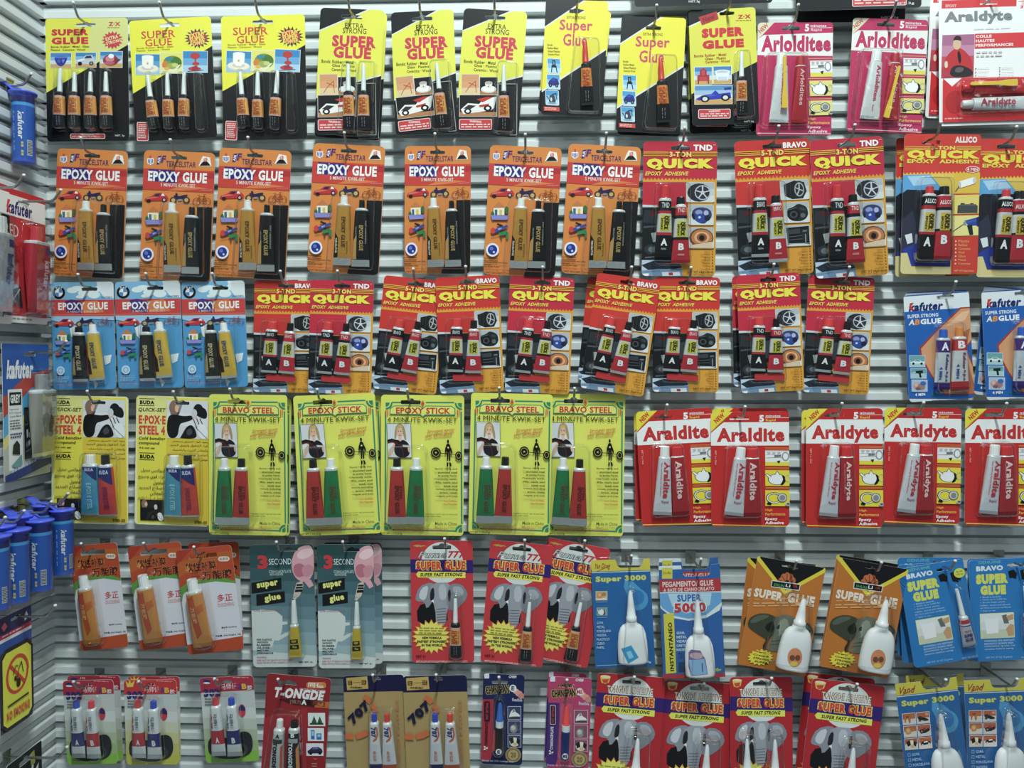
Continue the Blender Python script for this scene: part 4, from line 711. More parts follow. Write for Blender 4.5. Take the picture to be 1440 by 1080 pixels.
def ald(v='Araldite'):
    a = Art((612, 130), (1090, 122), (608, 838), 'c41f1e', r=6, g=1.12, slot=(787, 164, 124, 24))
    a.poly('e6d81c', [(600, 110), (765, 110), (600, 262)]); a.R('NEW', 664, 166, 72, 30, -41, 'c83a1c', .05); a.R('ADVANCED FORMULA', 682, 186, 110, 9, -41, 'b87a18', .01)
    a.T('5', 908, 146, 938, 188, 'f4ecea', .05); a.T('minutes', 948, 144, 1038, 158, 'f0e4e0', .02); a.T('Rapid', 948, 170, 1008, 188, 'ecc02c', .03); a.ln('f0dcd8', 3, (945, 163), (1095, 161))
    a.poly('ecebe8', [(600, 268), (690, 192), (1100, 188), (1096, 332), (600, 336)]); a.T(v, 646, 224 , 1062, 330 if 'y' in v else 312, 'c42826', .05)
    for y in (348, 356, 470, 478, 592, 600): a.ln('d8782c', 5, (942, y), (1096, y))
    a.ic('vise', 942, 364, 1096, 458, 'e8e8e4,e8e8e4,e8e8e4,e6d41c'); a.ic('teapot', 940, 485, 1096, 582, 'e6d41c'); a.ic('ring', 938, 608, 1094, 706, 'e6d41c')
    a.T('High', 936, 722, 980, 738, 'e8b83c', .02); a.T('Performance', 936, 744, 1058, 762, 'e8b83c', .02); a.T('Epoxy', 934, 774, 1010, 796, 'f4ecea', .04); a.T('Adhesive', 934, 798, 1048, 816, 'f4ecea', .04)
    a.ln('ecc83c', 6, (600, 822), (1100, 830)); a.R('NET 2 x 15ml', 636, 408, 86, 10, 90, 'e8b8b0', .01)
    a.tb((733, 808, 415), (676, 796, 762), (742, 802, 342, 'eef0ee'), (), [(v, .3, .06, .7, 40, 'c42a3a', .04), ('Fast setting Epoxy Adhesive', -.45, .08, .66, 10, 'c42a3a', .01), ('Rapid', .2, .74, .8, 44, 'a0506a', .02, 1)], 6.5, 'd2d4da', 'foil', 'c8cace')
    a.tb((810, 892, 412), (800, 912, 764), (806, 876, 350, 'd42226'), (), [(v, -.02, .06, .72, 40, 'ecc4c0', .04), ('Fast setting Epoxy Adhesive', -.5, .1, .6, 10, 'd8908a', .01)], 6.5, 'b01f28', 'foil', 'a81e28')
    a.bl(668, 330, 916, 776, 15, 24, 8); return a
def dz():
    a = Art((428, 125), (722, 95), (492, 768), 'b8441e', g=1.15, slot=(574, 158, 150, 32))
    a.poly('b85a1c', [(420, 210), (560, 150), (740, 130), (740, 180), (600, 190), (430, 300)]); a.poly('a83018', [(420, 120), (520, 110), (440, 210)])
    a.poly('5a9a3a', [(425, 380), (490, 322), (570, 300), (680, 296), (745, 318), (745, 340), (640, 318), (540, 330), (445, 420)]); a.poly('d4d4dc', [(436, 424), (530, 334), (640, 318), (745, 332), (786, 655), (486, 705), (440, 480)]); a.poly('5a9a3a', [(436, 420), (470, 380), (460, 440), (442, 470)])
    for t, x0, y0, x1, y1 in (('软性补鞋', 480, 196, 644, 252), ('万能胶', 566, 246, 728, 304)):
        a.T(t, x0 - 2, y0 - 2, x1 + 2, y1 + 2, 'd8884a', .045); a.T(t, x0, y0, x1, y1, '4a1a10', .02)
    a.rr('e8d8c8', 654, 166, 714, 196, 14); a.T('便携装', 660, 172, 708, 190, '4a2a20', .0)
    a.T('多正', 646, 396, 728, 442, 'c8343a', .015); a.T('DUOZHENG', 650, 450, 736, 472, 'c87a80', .01)
    a.T('微信号: duozheng', 668, 594, 748, 606, '3a3a48', .02); a.T('净含量: (Net Weight)  20g', 636, 642, 770, 656, '3a3a48', .02)
    a.tb((502, 580, 372), (530, 640, 708), (502, 556, 292, 'eeeeec'), [(0, .03, 'd8c8b0')], [('万能胶', -.2, .25, .55, 24, 'e09a6a', .02)], 7.5, 'cc8438', 'foil', 'c07c3c', ck=.07, dec=[('b8441c', [(-.7, .08), (.1, .05), (.2, .75), (-.4, .85)]), ('c2602c', [(.2, .25), (.93, .22), (.93, .34), (.2, .4)])])
    a.bl(494, 280, 652, 716, 18, 18, 10, bi=0); return a
def tsec():
    a = Art((228, 118), (618, 105), (242, 868), '4e6e78', r=6, g=1.15, slot=(468, 142, 112, 22))
    for i, c in enumerate(('28484a', '2c4f52', '36595e', '42666e', '52747e', '64848e', '7694a0', '88a4ac', '9ab2b6', 'aabec0')): a.rect(c, 215, 100 + i * 78, 640, 880)
    a.poly('ccd4d0', [(236, 520), (300, 512), (380, 516), (424, 550), (424, 584), (452, 582), (456, 598), (424, 604), (420, 640), (410, 668), (470, 640), (475, 656), (400, 700), (372, 700), (360, 740), (300, 766), (236, 762)]); a.poly('c8d0ce', [(236, 800), (330, 770), (640, 790), (640, 880), (236, 880)])
    a.T('3', 276, 180, 340, 265, 'cc3038', .05); a.T('SECONDS', 345, 198, 500, 234, 'dce4e2', .0); a.T('CYANOACRYLATE', 345, 268, 482, 286, 'b8c8c8', .02); a.T('ADHESIVE', 350, 287, 432, 302, 'b8c8c8', .02)
    a.poly('17181a', [(238, 350), (420, 314), (422, 384), (240, 416)]); a.poly('17181a', [(266, 420), (440, 396), (442, 464), (268, 490)])
    a.R('super', 336, 362, 132, 42, -8, 'e4e478', .05); a.R('glue', 366, 440, 102, 50, -8, 'e4e478', .05)
    a.T('SUPER ADHESIVE STRONG', 250, 512, 420, 524, 'a86a78', .01)
    a.ic('fist', 480, 112, 622, 345); a.poly('d8a0a8', [(556, 330), (600, 322), (618, 358), (590, 374)]); a.poly('c8b8a8', [(512, 346), (548, 330), (556, 360), (534, 420), (500, 452), (488, 440)]); a.poly('17181a', [(514, 352), (552, 350), (548, 398), (502, 402)]); a.ln('c8c8b8', 4, (510, 366), (550, 364)); a.ln('c8c8b8', 4, (508, 382), (550, 380))
    a.para(['FOR PLASTICS', '     WOOD', '     RUBBER', '     GLASS', '     METAL', '     CERAMICS'], 266, 690, 366, 790, '3a4448', .03); a.para(['WARNING:', 'KEEP OUT OF REACH OF CHILDREN', 'READ INSTRUCTION CAREFULLY'], 265, 800, 482, 846, 'b8788a', .02); a.T('NET WT. 3g', 520, 824, 606, 836, '2a3438', .03)
    a.tb((480, 530, 596), (468, 550, 790), (486, 530, 446, 'd8dcdc'), [(0, .03, 'd0d0c8')], [('super', 0, .43, .53, 30, 'd8c830', .03, 1), ('glue', 0, .61, .71, 28, 'd8c830', .03, 1)], 5.5, 'c8ac1c', 'foil', None, nz=1, capkind='milk', dec=[('1c1c14', [(-.8, .42), (.7, .4), (.7, .54), (-.8, .56)]), ('1c1c14', [(-.8, .6), (.75, .58), (.75, .72), (-.8, .74)])])
    a.bl(456, 420, 562, 802, 12.5, 18, 7); return a
def eleph(kind):
    if kind == 'puma': a = Art((75, 92), (458, 85), (85, 838), 'c9323a', g=1.12, slot=(270, 126, 116, 28))
    else: a = Art((75, 92), (458, 85), (85, 838), 'b41e28', g=1.25, slot=(270, 126, 116, 28), W=95, H=182, k=.23)
    pm = kind == 'puma'
    a.ell('d8dcd6', 272, 222, 128, 126, 40)
    if pm: a.ic('puma', 88, 108, 178, 136); a.T('Puma', 120, 152, 300, 196, '505458', .05, .35); a.T('Puma', 124, 155, 297, 192, 'c8c8c4', .0, .35); a.T('777', 306, 150, 412, 194, 'c82c34', .04, .2)
    else:
        a.poly('e8b83c', [(90, 112), (150, 106), (142, 142), (120, 152), (100, 146)]); a.ell('e8d8b0', 120, 110, 28, 8); a.poly('c8402c', [(100, 128), (140, 122), (134, 144), (112, 148)])
        a.T('TONGDE ADHESIVE', 122, 152, 408, 198, '8a5434', .065); a.T('TONGDE ADHESIVE', 126, 156, 404, 194, 'e8dccc', .065 * 0 + .012)
    a.rect('33206e', 60, 204, 475, 284); a.T('SUPER GLUE', 108, 208, 420, 270, 'e8cc50', .13); a.T('SUPER GLUE', 114, 213, 414, 266, 'd43830', .05)
    a.poly('ece04a', [(112, 296), (124, 278), (414, 278), (414, 314), (124, 314)]); a.T('SUPER FAST STRONG', 136, 284, 396, 306, '26221a', .04, .2)
    a.ic('elephant', 105, 335, 430, 612)
    a.star('e8902c', 205, 676, 124, 108, 20, .76); a.star('ece058', 205, 676, 112, 98, 20, .8)
    a.gl('9a9030', 130, 620, 290, 664, 3); a.ln('5a5414', 3, (112, 664), (306, 662)); a.para(['NEW FORMULA', 'FASTEST STRONGEST', 'IN THE WORLD'], 118, 674, 300, 742, '26241a', .04, 'c')
    a.T('NET 3g' if pm else 'NET 20g', 110, 790, 170, 806, '3a1418', .04); a.T('METALS,PLASTICS,LEATHER,RUBBER,WOOD,ETC.', 112, 820, 430, 834, 'e8c8c4', .02)
    if pm:
        small_tube(a, 352, 434, 355, 355, 590, 792, tw=27, bw=40); a.bl(306, 396, 408, 806, 13, 14, 9)
    else:
        bs = [(236, 404, 312)] if kind == 'td' else [(126, 226, 176), (296, 396, 346)]
        for l, r, c in bs: a.bottle((l + (20 if kind == 'td' else 0), r, 640, 800), (30, 430), 10); a.bl(l + (10 if kind == 'td' else -10), 384, r + 12, 816, 23, 16, 9)
    return a
def s3k(v=0):
    a = Art((88, 75), (455, 66), (118, 742), '1a66a8', g=1.15, k=.22917, out=[(92, 75), (242, 73), (256, 112), (274, 124), (386, 122), (404, 110), (416, 70), (452, 66), (490, 732), (120, 742)])
    a.hx, a.hy = a.m(328, 72)[0], 2.0
    a.poly('dccb30', [(80, 60), (470, 50), (470, 138), (80, 144)]); a.ln('d8e0e4', 5, (80, 150), (470, 144)); a.T('Yan Dong' if not v else 'Vand', 116, 94, 212, 136, 'a8402a', .02, .5); a.ln('a8402a', 4, (128, 144), (208, 110)); a.T('Super 3000', 120, 170, 432, 214, 'd8d85a', .06)
    a.ell('4a9cd0', 380, 320, 64, 66); a.poly('4a9cd0', [(300, 200), (350, 208), (430, 284), (330, 330), (294, 240)]); a.ell('2a7cc0', 372, 306, 48, 48)
    if not v:
        a.ic('jar', 120, 264, 194, 322, 'c8b898'); a.ic('teapot', 126, 364, 194, 416, '7aa4a8'); a.ln('a8c8dc', 2, (122, 330), (190, 330)); a.ln('a8c8dc', 2, (128, 424), (190, 424)); L = ['GOMA', 'METAL', 'PORCELANA', 'MADERA', 'PLASTICO', 'CUERO', 'PAPEL']
        a.para(L, 128, 450, 216, 628, 'a8c8e0', .02)
    else:
        for i, t in enumerate(('vase', 'blackshoe', 'jar', 'parts', 'dog', 'car2')): x = 122 + (i % 2) * 82; y = 252 + (i // 2) * 72; a.ic(t, x, y, x + 72, y + 62, 'c06038,e0d4cc', 'e8e4e0')
        for i, t in enumerate(('GOMA', 'METAL', 'PORCELANA', 'MADERA', 'PLASTICO')): a.frame('a8c8e0', 2, 132, 480 + i * 30, 146, 496 + i * 30); a.T(t, 156, 480 + i * 30, 156 + len(t) * 11, 496 + i * 30, 'a8c8e0', .02)
    a.ln('c8dce8', 2, (128, 722), (420, 712)); a.T('50g', 430, 696, 462, 712, 'c8dce8', .02)
    if not v: a.bottle((256, 440, 452, 690), (33, 250), 10, [('2a9ad0', [(270, 592), (330, 568), (375, 642), (312, 680)]), ('8ad0ec', [(300, 610), (326, 600), (346, 640), (318, 652)])])
    else: a.bottle((250, 434, 452, 700), (33, 250), 10, [('2a7cc0', ellp(342, 610, 48, 56, 24)), ('1a4a8a', ellp(342, 626, 38, 36, 20))], tx=[('Vand', 316, 570, 366, 590, 'd0e4f4')])
    a.bl(248, 236, 446, 702, 23, 60, 12)
    b = MB(); o = rrect(-1.5, -3, a.W + 1.5, a.H + 3, 4, 4); n = len(o); b.add([((x - a.W / 2) / 1000, -.0011, (a.H - y) / 1000) for x, y in o], [tuple(range(n))], CLEAR)
    rim = lambda q, y: [((x - a.W / 2) / 1000, y, (a.H - z) / 1000) for x, z in rrect(-1.5 - q, -3 - q, a.W + 1.5 + q, a.H + 3 + q, 4, 4)]
    b.loft([rim(0, -.0011), rim(.8, -.0015), rim(1.2, .001)], CLEAR, True, False, False)
    a.parts.append(dict(n='clear_cover', m=b.mesh('clear_cover'), loc=(0, 0, 0), rot=(0, 0, 0), ch=[])); return a
def s5k():
    a = Art((500, 112), (880, 98), (535, 802), '2a60a4', g=1.15, out=[(503, 112), (640, 108), (652, 160), (668, 176), (800, 172), (818, 160), (826, 102), (878, 98), (918, 790), (536, 802)])
    a.hx, a.hy = a.m(738, 104)[0], -2.0
    a.rect('2a64ac', 490, 90, 900, 820); a.poly('dfe8ee', [(490, 100), (650, 100), (650, 130), (500, 135)]); a.rect('dcd030', 524, 122, 588, 188); a.T('Evo-Bay', 530, 144, 582, 166, 'a86a28', .02, .3)
    a.poly('c03038', [(490, 196), (900, 186), (900, 266), (490, 270)]); a.T('PEGAMENTO/ GLUE', 527, 202, 840, 236, 'ecd8d4', .035); a.T('A BASE DE CIANOCRILATO', 533, 243, 846, 265, 'ecd8d4', .03)
    a.poly('dfe8f0', [(496, 272), (900, 266), (900, 330), (880, 382), (800, 428), (690, 446), (590, 428), (520, 372), (500, 340)]); a.poly('6aa8dc', [(496, 278), (900, 272), (895, 330), (800, 410), (690, 434), (600, 416), (530, 370), (500, 330)]); a.poly('b8d8f0', [(560, 280), (830, 276), (820, 350), (690, 400), (590, 360)])
    a.T('SUPER', 618, 284, 766, 328, '2a62ac', .04); a.T('5000', 594, 330, 802, 400, 'f0e8e8', .1); a.T('5000', 600, 335, 796, 396, 'c8323c', .05)
    a.poly('dcd030', [(534, 404), (598, 398), (616, 766), (552, 772)]); a.R('INSTANTÁNEO', 580, 606, 300, 30, -90, '20201c', .045)
    a.para(['GOMA', 'METAL', 'VIDRIO', 'CARTON', 'MADERA'], 616, 512, 690, 640, 'c8dcec', .04); a.T('7.0 J', 628, 640, 660, 690, '1a3a7a', .02); a.rect('24406a', 630, 700, 680, 760)
    a.poly('b83038', [(530, 776), (930, 766), (930, 790), (530, 804)]); a.T('20g', 846, 736, 892, 764, 'd0d83a', .04)
    a.bottle((664, 846, 520, 766), (33, 306), 10, [('7a6a9a', [(676, 610), (690, 592), (744, 596), (776, 650), (792, 740), (690, 750), (676, 700)]), ('8ab4dc', [(678, 656), (768, 646), (790, 738), (692, 746)]), ('c8a8b0', ellp(722, 628, 40, 20, 16)), ('2a3a5a', [(752, 672), (757, 672), (763, 724), (758, 725)])])
    a.bl(656, 290, 852, 778, 23, 60, 12)
    b = MB(); o = rrect(-2, -6, a.W + 2, a.H + 3, 4, 4); n = len(o); b.add([((x - a.W / 2) / 1000, -.0011, (a.H - y) / 1000) for x, y in o], [tuple(range(n))], CLEAR)
    rim = lambda q, y: [((x - a.W / 2) / 1000, y, (a.H - z) / 1000) for x, z in rrect(-2 - q, -6 - q, a.W + 2 + q, a.H + 3 + q, 4, 4)]
    b.loft([rim(0, -.0011), rim(.8, -.0015), rim(1.2, .001)], CLEAR, True, False, False)
    a.parts.append(dict(n='clear_cover', m=b.mesh('clear_cover'), loc=(0, 0, 0), rot=(0, 0, 0), ch=[])); return a
def shun():
    a = Art((300, 60), (718, 140), (195, 728), 'c0701e', g=1.12, r=2, slot=(498, 128, 100, 12))
    a.poly('e0cc1c', [(285, 40), (735, 125), (718, 166), (470, 300), (286, 70)]); a.poly('17171a', [(312, 48), (720, 128), (700, 150), (474, 272), (316, 70)])
    a.ic('rose', 428, 162, 538, 236); a.poly('d8d8cc', [(388, 208), (568, 236), (560, 278), (386, 252)]); a.poly('17171a', [(394, 214), (562, 241), (556, 272), (390, 247)]); a.T('SHUN', 402, 232, 468, 250, '4a9a5a', .03); a.T('LI', 476, 236, 504, 254, 'e0e0d8', .03); a.T('GA', 520, 242, 548, 258, 'c83a2c', .03)
    a.T('SUPER', 282, 270, 462, 326, 'ecdcc8', .06); a.T('GLUE', 488, 300, 656, 366, 'ecdcc8', .06); a.gl('e0a868', 285, 322, 640, 334, 1); a.gl('e0a868', 280, 346, 650, 378, 2)
    a.ic('elephant2', 246, 408, 655, 650)
    a.star('e8d428', 330, 684, 82, 52, 16, .78, .1); a.para(['Very', 'Crazy&', 'STRONG', 'SUPER'], 284, 648, 384, 728, '24240c', .04, 'c', .2)
    a.bottle((408, 606, 482, 745), (38, 300), 10, [('e08a5a', ellp(514, 656, 44, 58, 24)), ('7a4a2c', ellp(498, 658, 16, 18, 14)), ('7a4a2c', ellp(530, 658, 16, 18, 14)), ('e8c83c', ellp(508, 694, 24, 14, 16))])
    a.bl(396, 260, 690, 760, 23, 60, 14); return a
def bravo():
    a = Art((0, 0), (402, 0), (0, 622), '1c78bc', g=1.12, slot=(285, 42, 104, 26))
    a.T('GENUINE', 58, 8, 196, 26, '6ab4b0', .02); a.T('BRAVO', 44, 38, 208, 70, 'dce6ee', .06); a.T('SUPER', 40, 88, 236, 150, 'd8dc50', .09); a.T('GLUE', 64, 158, 220, 218, 'd8dc50', .09)
    a.para(['✓ Bonds in seconds.', '✓ Holds up to 5,000 lbs.', '✓ Bonds metal, plastic,', '    rubber, wood and almost', '    all Non-porous surfaces.', '✓ Easy to use.'], 58, 224, 250, 326, 'a8cce8', .01)
    a.rect('e4e48a', 54, 330, 262, 484); a.ic(None, 58, 334, 258, 480, 'e0e4e0,d8dcd8,c8ccb0'); a.poly('f0f2f0', [(80, 350), (168, 350), (164, 452), (92, 456)]); a.ell('e0e4e4', 124, 350, 44, 12); a.poly('6a6e68', [(188, 346), (216, 340), (230, 396), (200, 396)]); a.poly('c89a70', [(210, 430), (236, 400), (258, 406), (258, 470), (224, 474)]); a.poly('c89a70', [(212, 350), (258, 340), (258, 372), (226, 380)])
    a.para(['WARNING: EYE IRRITANT.', 'INSTANTLY BONDS SKIN.', 'CONTENTS: 2g tube. Use', 'caution before using.'], 74, 494, 262, 562, 'b8d4ec', .02); a.T('NET WT. 07 OZ. (2 grams)', 80, 596, 240, 610, 'a8cce8', .01); a.T('PART NO.HB-112', 296, 604, 392, 614, 'a8cce8', .01)
    a.poly('17181a', [(236, 78), (270, 68), (290, 92), (284, 126), (262, 118), (244, 120)]); a.poly('17181a', [(310, 76), (332, 70), (336, 96), (356, 110), (352, 140), (318, 128)]); a.poly('17181a', [(350, 110), (362, 90), (372, 110), (362, 136)])
    a.ell('d8d844', 352, 76, 36, 30) if 0 else a.ell('d8d844', 366, 84, 34, 30); a.T('2g net', 346, 68, 386, 82, '5a6a2a', .02); a.T('0.07 oz', 346, 86, 386, 98, '5a6a2a', .02)
    a.tb((306, 356, 346), (300, 384, 528), (318, 352, 168, 'eaecea'), [(0, .06, 'd8d8d8'), (.06, .2, 'c03038'), (.2, .25, 'd0d0d8'), (.25, .29, '3a3a8a')], [('SUPER', 0, .55, .67, 52, '3a2a7a', .05, 1), ('GLUE', 0, .7, .82, 48, '3a2a7a', .05, 1), ('BRAVO', 0, .42, .48, 36, 'b83048', .02, 1)], 6, 'b8bac4', 'foil', 'b0b2bc', nz=1, capkind='milk')
    a.bl(290, 150, 392, 540, 13.5, 20, 10); return a
def t302(v=0, sw=None):
    a = Art((58, 268), (432, 245), (92, 862), 'b4bab8', g=1.35, k=.2014, slot=(246, 290, 80, 18)); top, gr = [('a42438', '7cae38'), ('bc2a2c', 'b0b03a')][v]
    for i, c in enumerate(('c0c6c4', 'b0b8ac', 'a0ae90', '90a870') if not v else ('c4c6c2', 'bcbca4', 'b8b880', 'b0b060')): a.rect(c, 40, 470 + i * 75, 480, 870)
    a.rect(gr, 40, 770, 480, 880); a.poly(top, [(40, 240), (450, 230), (450, 345), (40, 372)])
    if v: a.poly('e0b82c', [(72, 270), (92, 292), (100, 262), (112, 288), (138, 266), (126, 312), (84, 316)])
    else: a.ell('2a2a6a', 106, 294, 26, 16); a.ell('d8d8e0', 106, 302, 24, 6)
    a.T('4 MIN', 150, 270, 186, 286, 'e0c0c0', .02); a.gl('d89098', 290, 258, 420, 268, 1); a.T('302', 84, 340, 198, 398, '26266a', .07); a.ln('d8d8e4', 5, (84, 374), (198, 370)); a.gl('5a6060', 92, 408, 150, 466, 3)
    a.T('马师傅', 206, 302, 316, 342, 'e0c8cc', .01); a.T('A', 322, 302, 350, 340, '3a3a8a', .05); a.T('B', 352, 302, 386, 340, 'd8a83a', .05); a.T('胶', 390, 312, 424, 344, 'e8e0e0', .015)
    a.ell('b82c3a', 350, 490, 26, 44); a.poly('26285a', [(328, 466), (350, 446), (374, 470), (374, 492), (330, 488)])
    a.poly('26282c', chaikin([(106, 740), (116, 690), (160, 660), (260, 690), (340, 630), (412, 640), (428, 740), (390, 806), (250, 836), (120, 806)])); a.ell('3a3c40', 330, 760, 60, 46); a.ell('1a1a1c', 330, 760, 40, 30); a.poly('4a4c52', [(130, 700), (180, 680), (190, 760), (140, 770)])
    for i, (x, y) in enumerate(((148, 450), (258, 448))):
        col, cap = (('b42838', 'd0343c'), ('2a2c70', '2a44b0'))[i if (v if sw is None else sw) else 1 - i]
        a.tb((x, x + 68, y), (x - 2, x + 100 if not i else x + 104, 790), (x + 2, x + 46, y - 62, cap), [(0, .04, 'd8dadc'), (.46, .75, col)], [('马师傅', .1, .1, .42, 24, '3a3e44', .01), ('AB', -.6, .1, .42, 10, col, .04), ('AB'[i], .1, .6, .72, 26, 'f0f0f0', .05, 1)], 6.5, 'ccd0d2', 'foil', 'b0b4b4', ck=.09)
    a.bl(130, 368, 376, 806, 15, 14, 7); return a
def tongde():
    a = Art((525, 232), (972, 270), (455, 1051), '8c1c22', g=1.3, k=.2014, slot=(672, 298, 124, 26))
    a.poly('a0222a', [(500, 540), (800, 470), (780, 1080), (440, 1080)]); a.rr('c8782c', 798, 294, 936, 338, 18); a.T('同德', 812, 300, 920, 332, 'ece4dc', .02); a.T('MODIFIED ACRYLIC ADHESIVE', 752, 342, 932, 362, 'd8b0b0', .01)
    a.T('T-ONGDE', 574, 340, 926, 414, 'f0e8e4', .06, .25); a.poly('4a1418', [(600, 412), (690, 404), (966, 428), (964, 476), (860, 470), (690, 450)]); a.poly('b8602c', [(860, 426), (968, 432), (966, 476), (852, 470)]); a.T('[强力', 682, 416, 758, 448, '8a6a62', .02); a.T('A', 762, 416, 798, 452, 'f0e8e4', .05); a.T('B', 802, 418, 830, 452, '1a1012', .05); a.T('胶]', 838, 424, 926, 462, '6a3a20', .02)
    a.ic('trees', 808, 511, 922, 597, 'd4dcd8', 'e0e0dc'); a.ic('phone', 804, 616, 912, 700, 'd4dce4', 'e0e0dc'); a.ic('darkcar', 792, 722, 906, 803, 'd4d4dc', 'e0e0dc'); a.poly('c84a3a', [(830, 820), (870, 824), (850, 836)]); a.gl('c87a70', 826, 856, 866, 890, 2)
    a.tb((578, 652, 606), (520, 632, 1020), (592, 640, 534, 'd8dad8'), [(0, .05, 'd0d4d4')], [('A', 0, .04, .11, 26, '1a1a1c', .05, 1), ('TONGDE', -.3, .18, .62, 30, '1a1a1c', .05)], 7, 'b4b8b6', 'foil', 'a8acac', dec=[('3a3c3e', [(-.8, .13), (.8, .13), (.8, .2), (-.8, .2)]), ('c0502c', [(.55, .25), (.9, .22), (.9, .7), (.55, .75)])])
    a.tb((682, 756, 600), (640, 760, 1024), (695, 748, 544, '17171a'), [(0, .05, 'c0c4c4')], [('B', 0, .04, .11, 26, 'e0e0e0', .05, 1), ('TONGDE', -.3, .2, .62, 30, 'd0d4d4', .05)], 7, '202224', 'foil', 'a8acac', dec=[('9a9c9e', [(-.8, .13), (.8, .13), (.8, .2), (-.8, .2)]), ('c8803c', [(.5, .3), (.92, .22), (.92, .8), (.5, .8)])])
    a.bl(512, 470, 770, 1036, 16, 50, 8); return a
def p707():
    a = Art((130, 150), (550, 130), (142, 893), 'a88e58', g=1.2, k=.2153, slot=(365, 160, 60, 18))
    a.poly('1a1a40', [(110, 120), (570, 110), (570, 238), (110, 256)]); a.poly('c0a052', [(152, 162), (298, 148), (304, 228), (156, 242)]); a.rect('26201a', 162, 180, 192, 208); a.rect('26201a', 258, 174, 290, 202); a.ln('8a3a1c', 3, (196, 192), (254, 188)); a.gl('c0a052', 165, 184, 190, 206, 3); a.gl('c0a052', 261, 178, 288, 200, 3); a.gl('4a3a20', 180, 216, 276, 230, 1)
    a.ring('c86a38', 180, 400, 190, 160, 36, 8, -58, -36); a.ring('c86a38', 180, 400, 190, 160, 36, 8, -30, -8); a.ring('c86a38', 180, 400, 190, 160, 40, 8, 50, 80); a.ring('c86a38', 180, 400, 190, 160, 40, 6, 86, 106)
    a.R('707', 238, 380, 176, 66, -42, '1a1a3c', .06); a.R('SUPER ACRYLIC AB  AUTO-PAINT', 505, 490, 400, 22, 90, 'b87a48', .02)
    for i, (x, cc, bc) in enumerate(((315, '2a44b4', '26265a'), (404, 'd03a30', 'b8502c'))):
        a.tb((x, x + 62, 436), (x - 14, x + 78 if not i else x + 92, 742), (x + 8, x + 46, 374, cc), [(0, .03, 'd8dadc'), (.86, 1, bc)], [('AB GLUE', .0, .55, .78, 20, 'c8684a', .02), ('707', -.1, .05, .26, 34, '2a2a6a', .05)], 6.5, 'd0d2d6', 'foil', bc, ck=.03, dec=[('c8603a', [(.3, .03), (.75, .06), (.85, .22), (.5, .32), (-.2, .36), (-.2, .32), (.35, .27), (.55, .2), (.5, .1)])])
    a.bl(290, 350, 512, 760, 15, 14, 7); return a
def pen(v=0):
    a = Art((650, 125), (918, 135), (632, 718), ('1c2452', 'b43a64')[v], g=1.25, k=.2153, slot=(757, 180, 104, 28)); A_, B_ = (('a82c3c', '1c2452'), ('4a2a72', 'bc3866'))[v]
    a.poly(A_, [(636, 295), (716, 295), (712, 640), (690, 700), (624, 700)]); a.poly(('c83a3c', 'c83a4a')[v], [(716, 500), (760, 480), (740, 620), (704, 640)]) if not v else a.poly('c84a70', [(720, 300), (800, 300), (790, 720), (700, 720)])
    a.T('CHEM', 816, 138, 866, 156, 'e4e4ec', .04, .2); a.rect('d8d8e4', 656, 126, 688, 158); a.R('CHANGPAN', 740, 232, 158, 58, -6, 'a89858', .12); a.R('CHANGPAN', 740, 232, 150, 50, -6, '17171c', .04)
    a.ic('fingers', 840, 210, 918, 290); a.ell('e4e4ea', 842, 222, 23, 24); a.T('E' if not v else 'ME', 832 if not v else 824, 208, 852 if not v else 860, 236, ('1c2452', 'c03040')[v], .04); a.T('flexible', 836, 286, 902, 308, 'c8c8d8', .02)
    for i, t in enumerate(('shoe', 'mixer', 'dog')): y = (342, 437, 531)[i]; a.ic(t, 810, y, 892, y + 82 - 8 * (i == 2), ('3a4468', '8a4a62')[v], 'c8c8d4')
    a.ell('9a8452', 843, 656, 52, 50); a.ell('7a6840', 843, 656, 42, 40); a.ell('b49c64', 843, 656, 34, 33); a.T('20', 826, 638, 862, 676, '7a6840', .06)
    a.rr('c8c8d0' if v else '17171c', 656, 306, 692, 434, 8); a.rr('26182c', 659, 310, 689, 430, 7); a.R('FAST SETTING', 674, 370, 108, 16, -90, 'b03a48', .04); a.R('CYANOACRYLATE', 668, 520, 148, 18, -90, ('1a1420', 'e0d8e4')[v], .04); a.T('2g', 650, 598, 678, 632, 'e8e0e8', .04); a.T('Бонус: на 100% больше клея', 640, 690, 850, 706, 'b8bcd0', .02)
    mb = MB(); x, zb = a.xz(750, 640); k = a.k / 1000; r = 26 * k; H = (640 - 466) * k
    mb.lathe([(r * .8, 0), (r, .0015), (r, H), (r * 1.08, H), (r * 1.08, H + .001)], M(('3a3436', '2a4aa8')[v], 'plastic', 1.3), n=20)
    c = MB(); H2 = (466 - 306) * k; c.lathe([(r * .95, 0), (r * .95, H2 * .3), (r * .82, H2 * .32), (r * .5, H2 * .95), (r * .3, H2)], M(('2a5aa8', 'd83a38')[v], 'plastic', 1.3), n=20); c.lathe([(r * 1.0, -.0005), (r * 1.0, H2 * .28)], M('d0d8dc', 'plastic', 1.3), n=20)
    v_, f_ = glyphs('E' if not v else 'ME', .04); mb.add([(q[0] * r * (.7 if not v else 1.1), -r - .0006, H * .16 + q[1] * r * .8) for q in v_], f_, M('1c2452', 'card', 1.3)); mb.add([(q[0], -r - .0003, H * .16 + q[1]) for q in ellp(0, 0, r * .75, r * .75, 18)], [tuple(range(18))], M('e4e4ea', 'card', 1.3))
    a.parts.append(dict(n='glue_pen', m=mb.mesh('glue_pen'), loc=(x, -r - .0006, zb), rot=(0, 0, 0), ch=[('pen_tip', c.mesh('pen_tip'), (0, 0, H))])); a.bl(712, 262, 788, 660, 13.5, 6, 9); return a
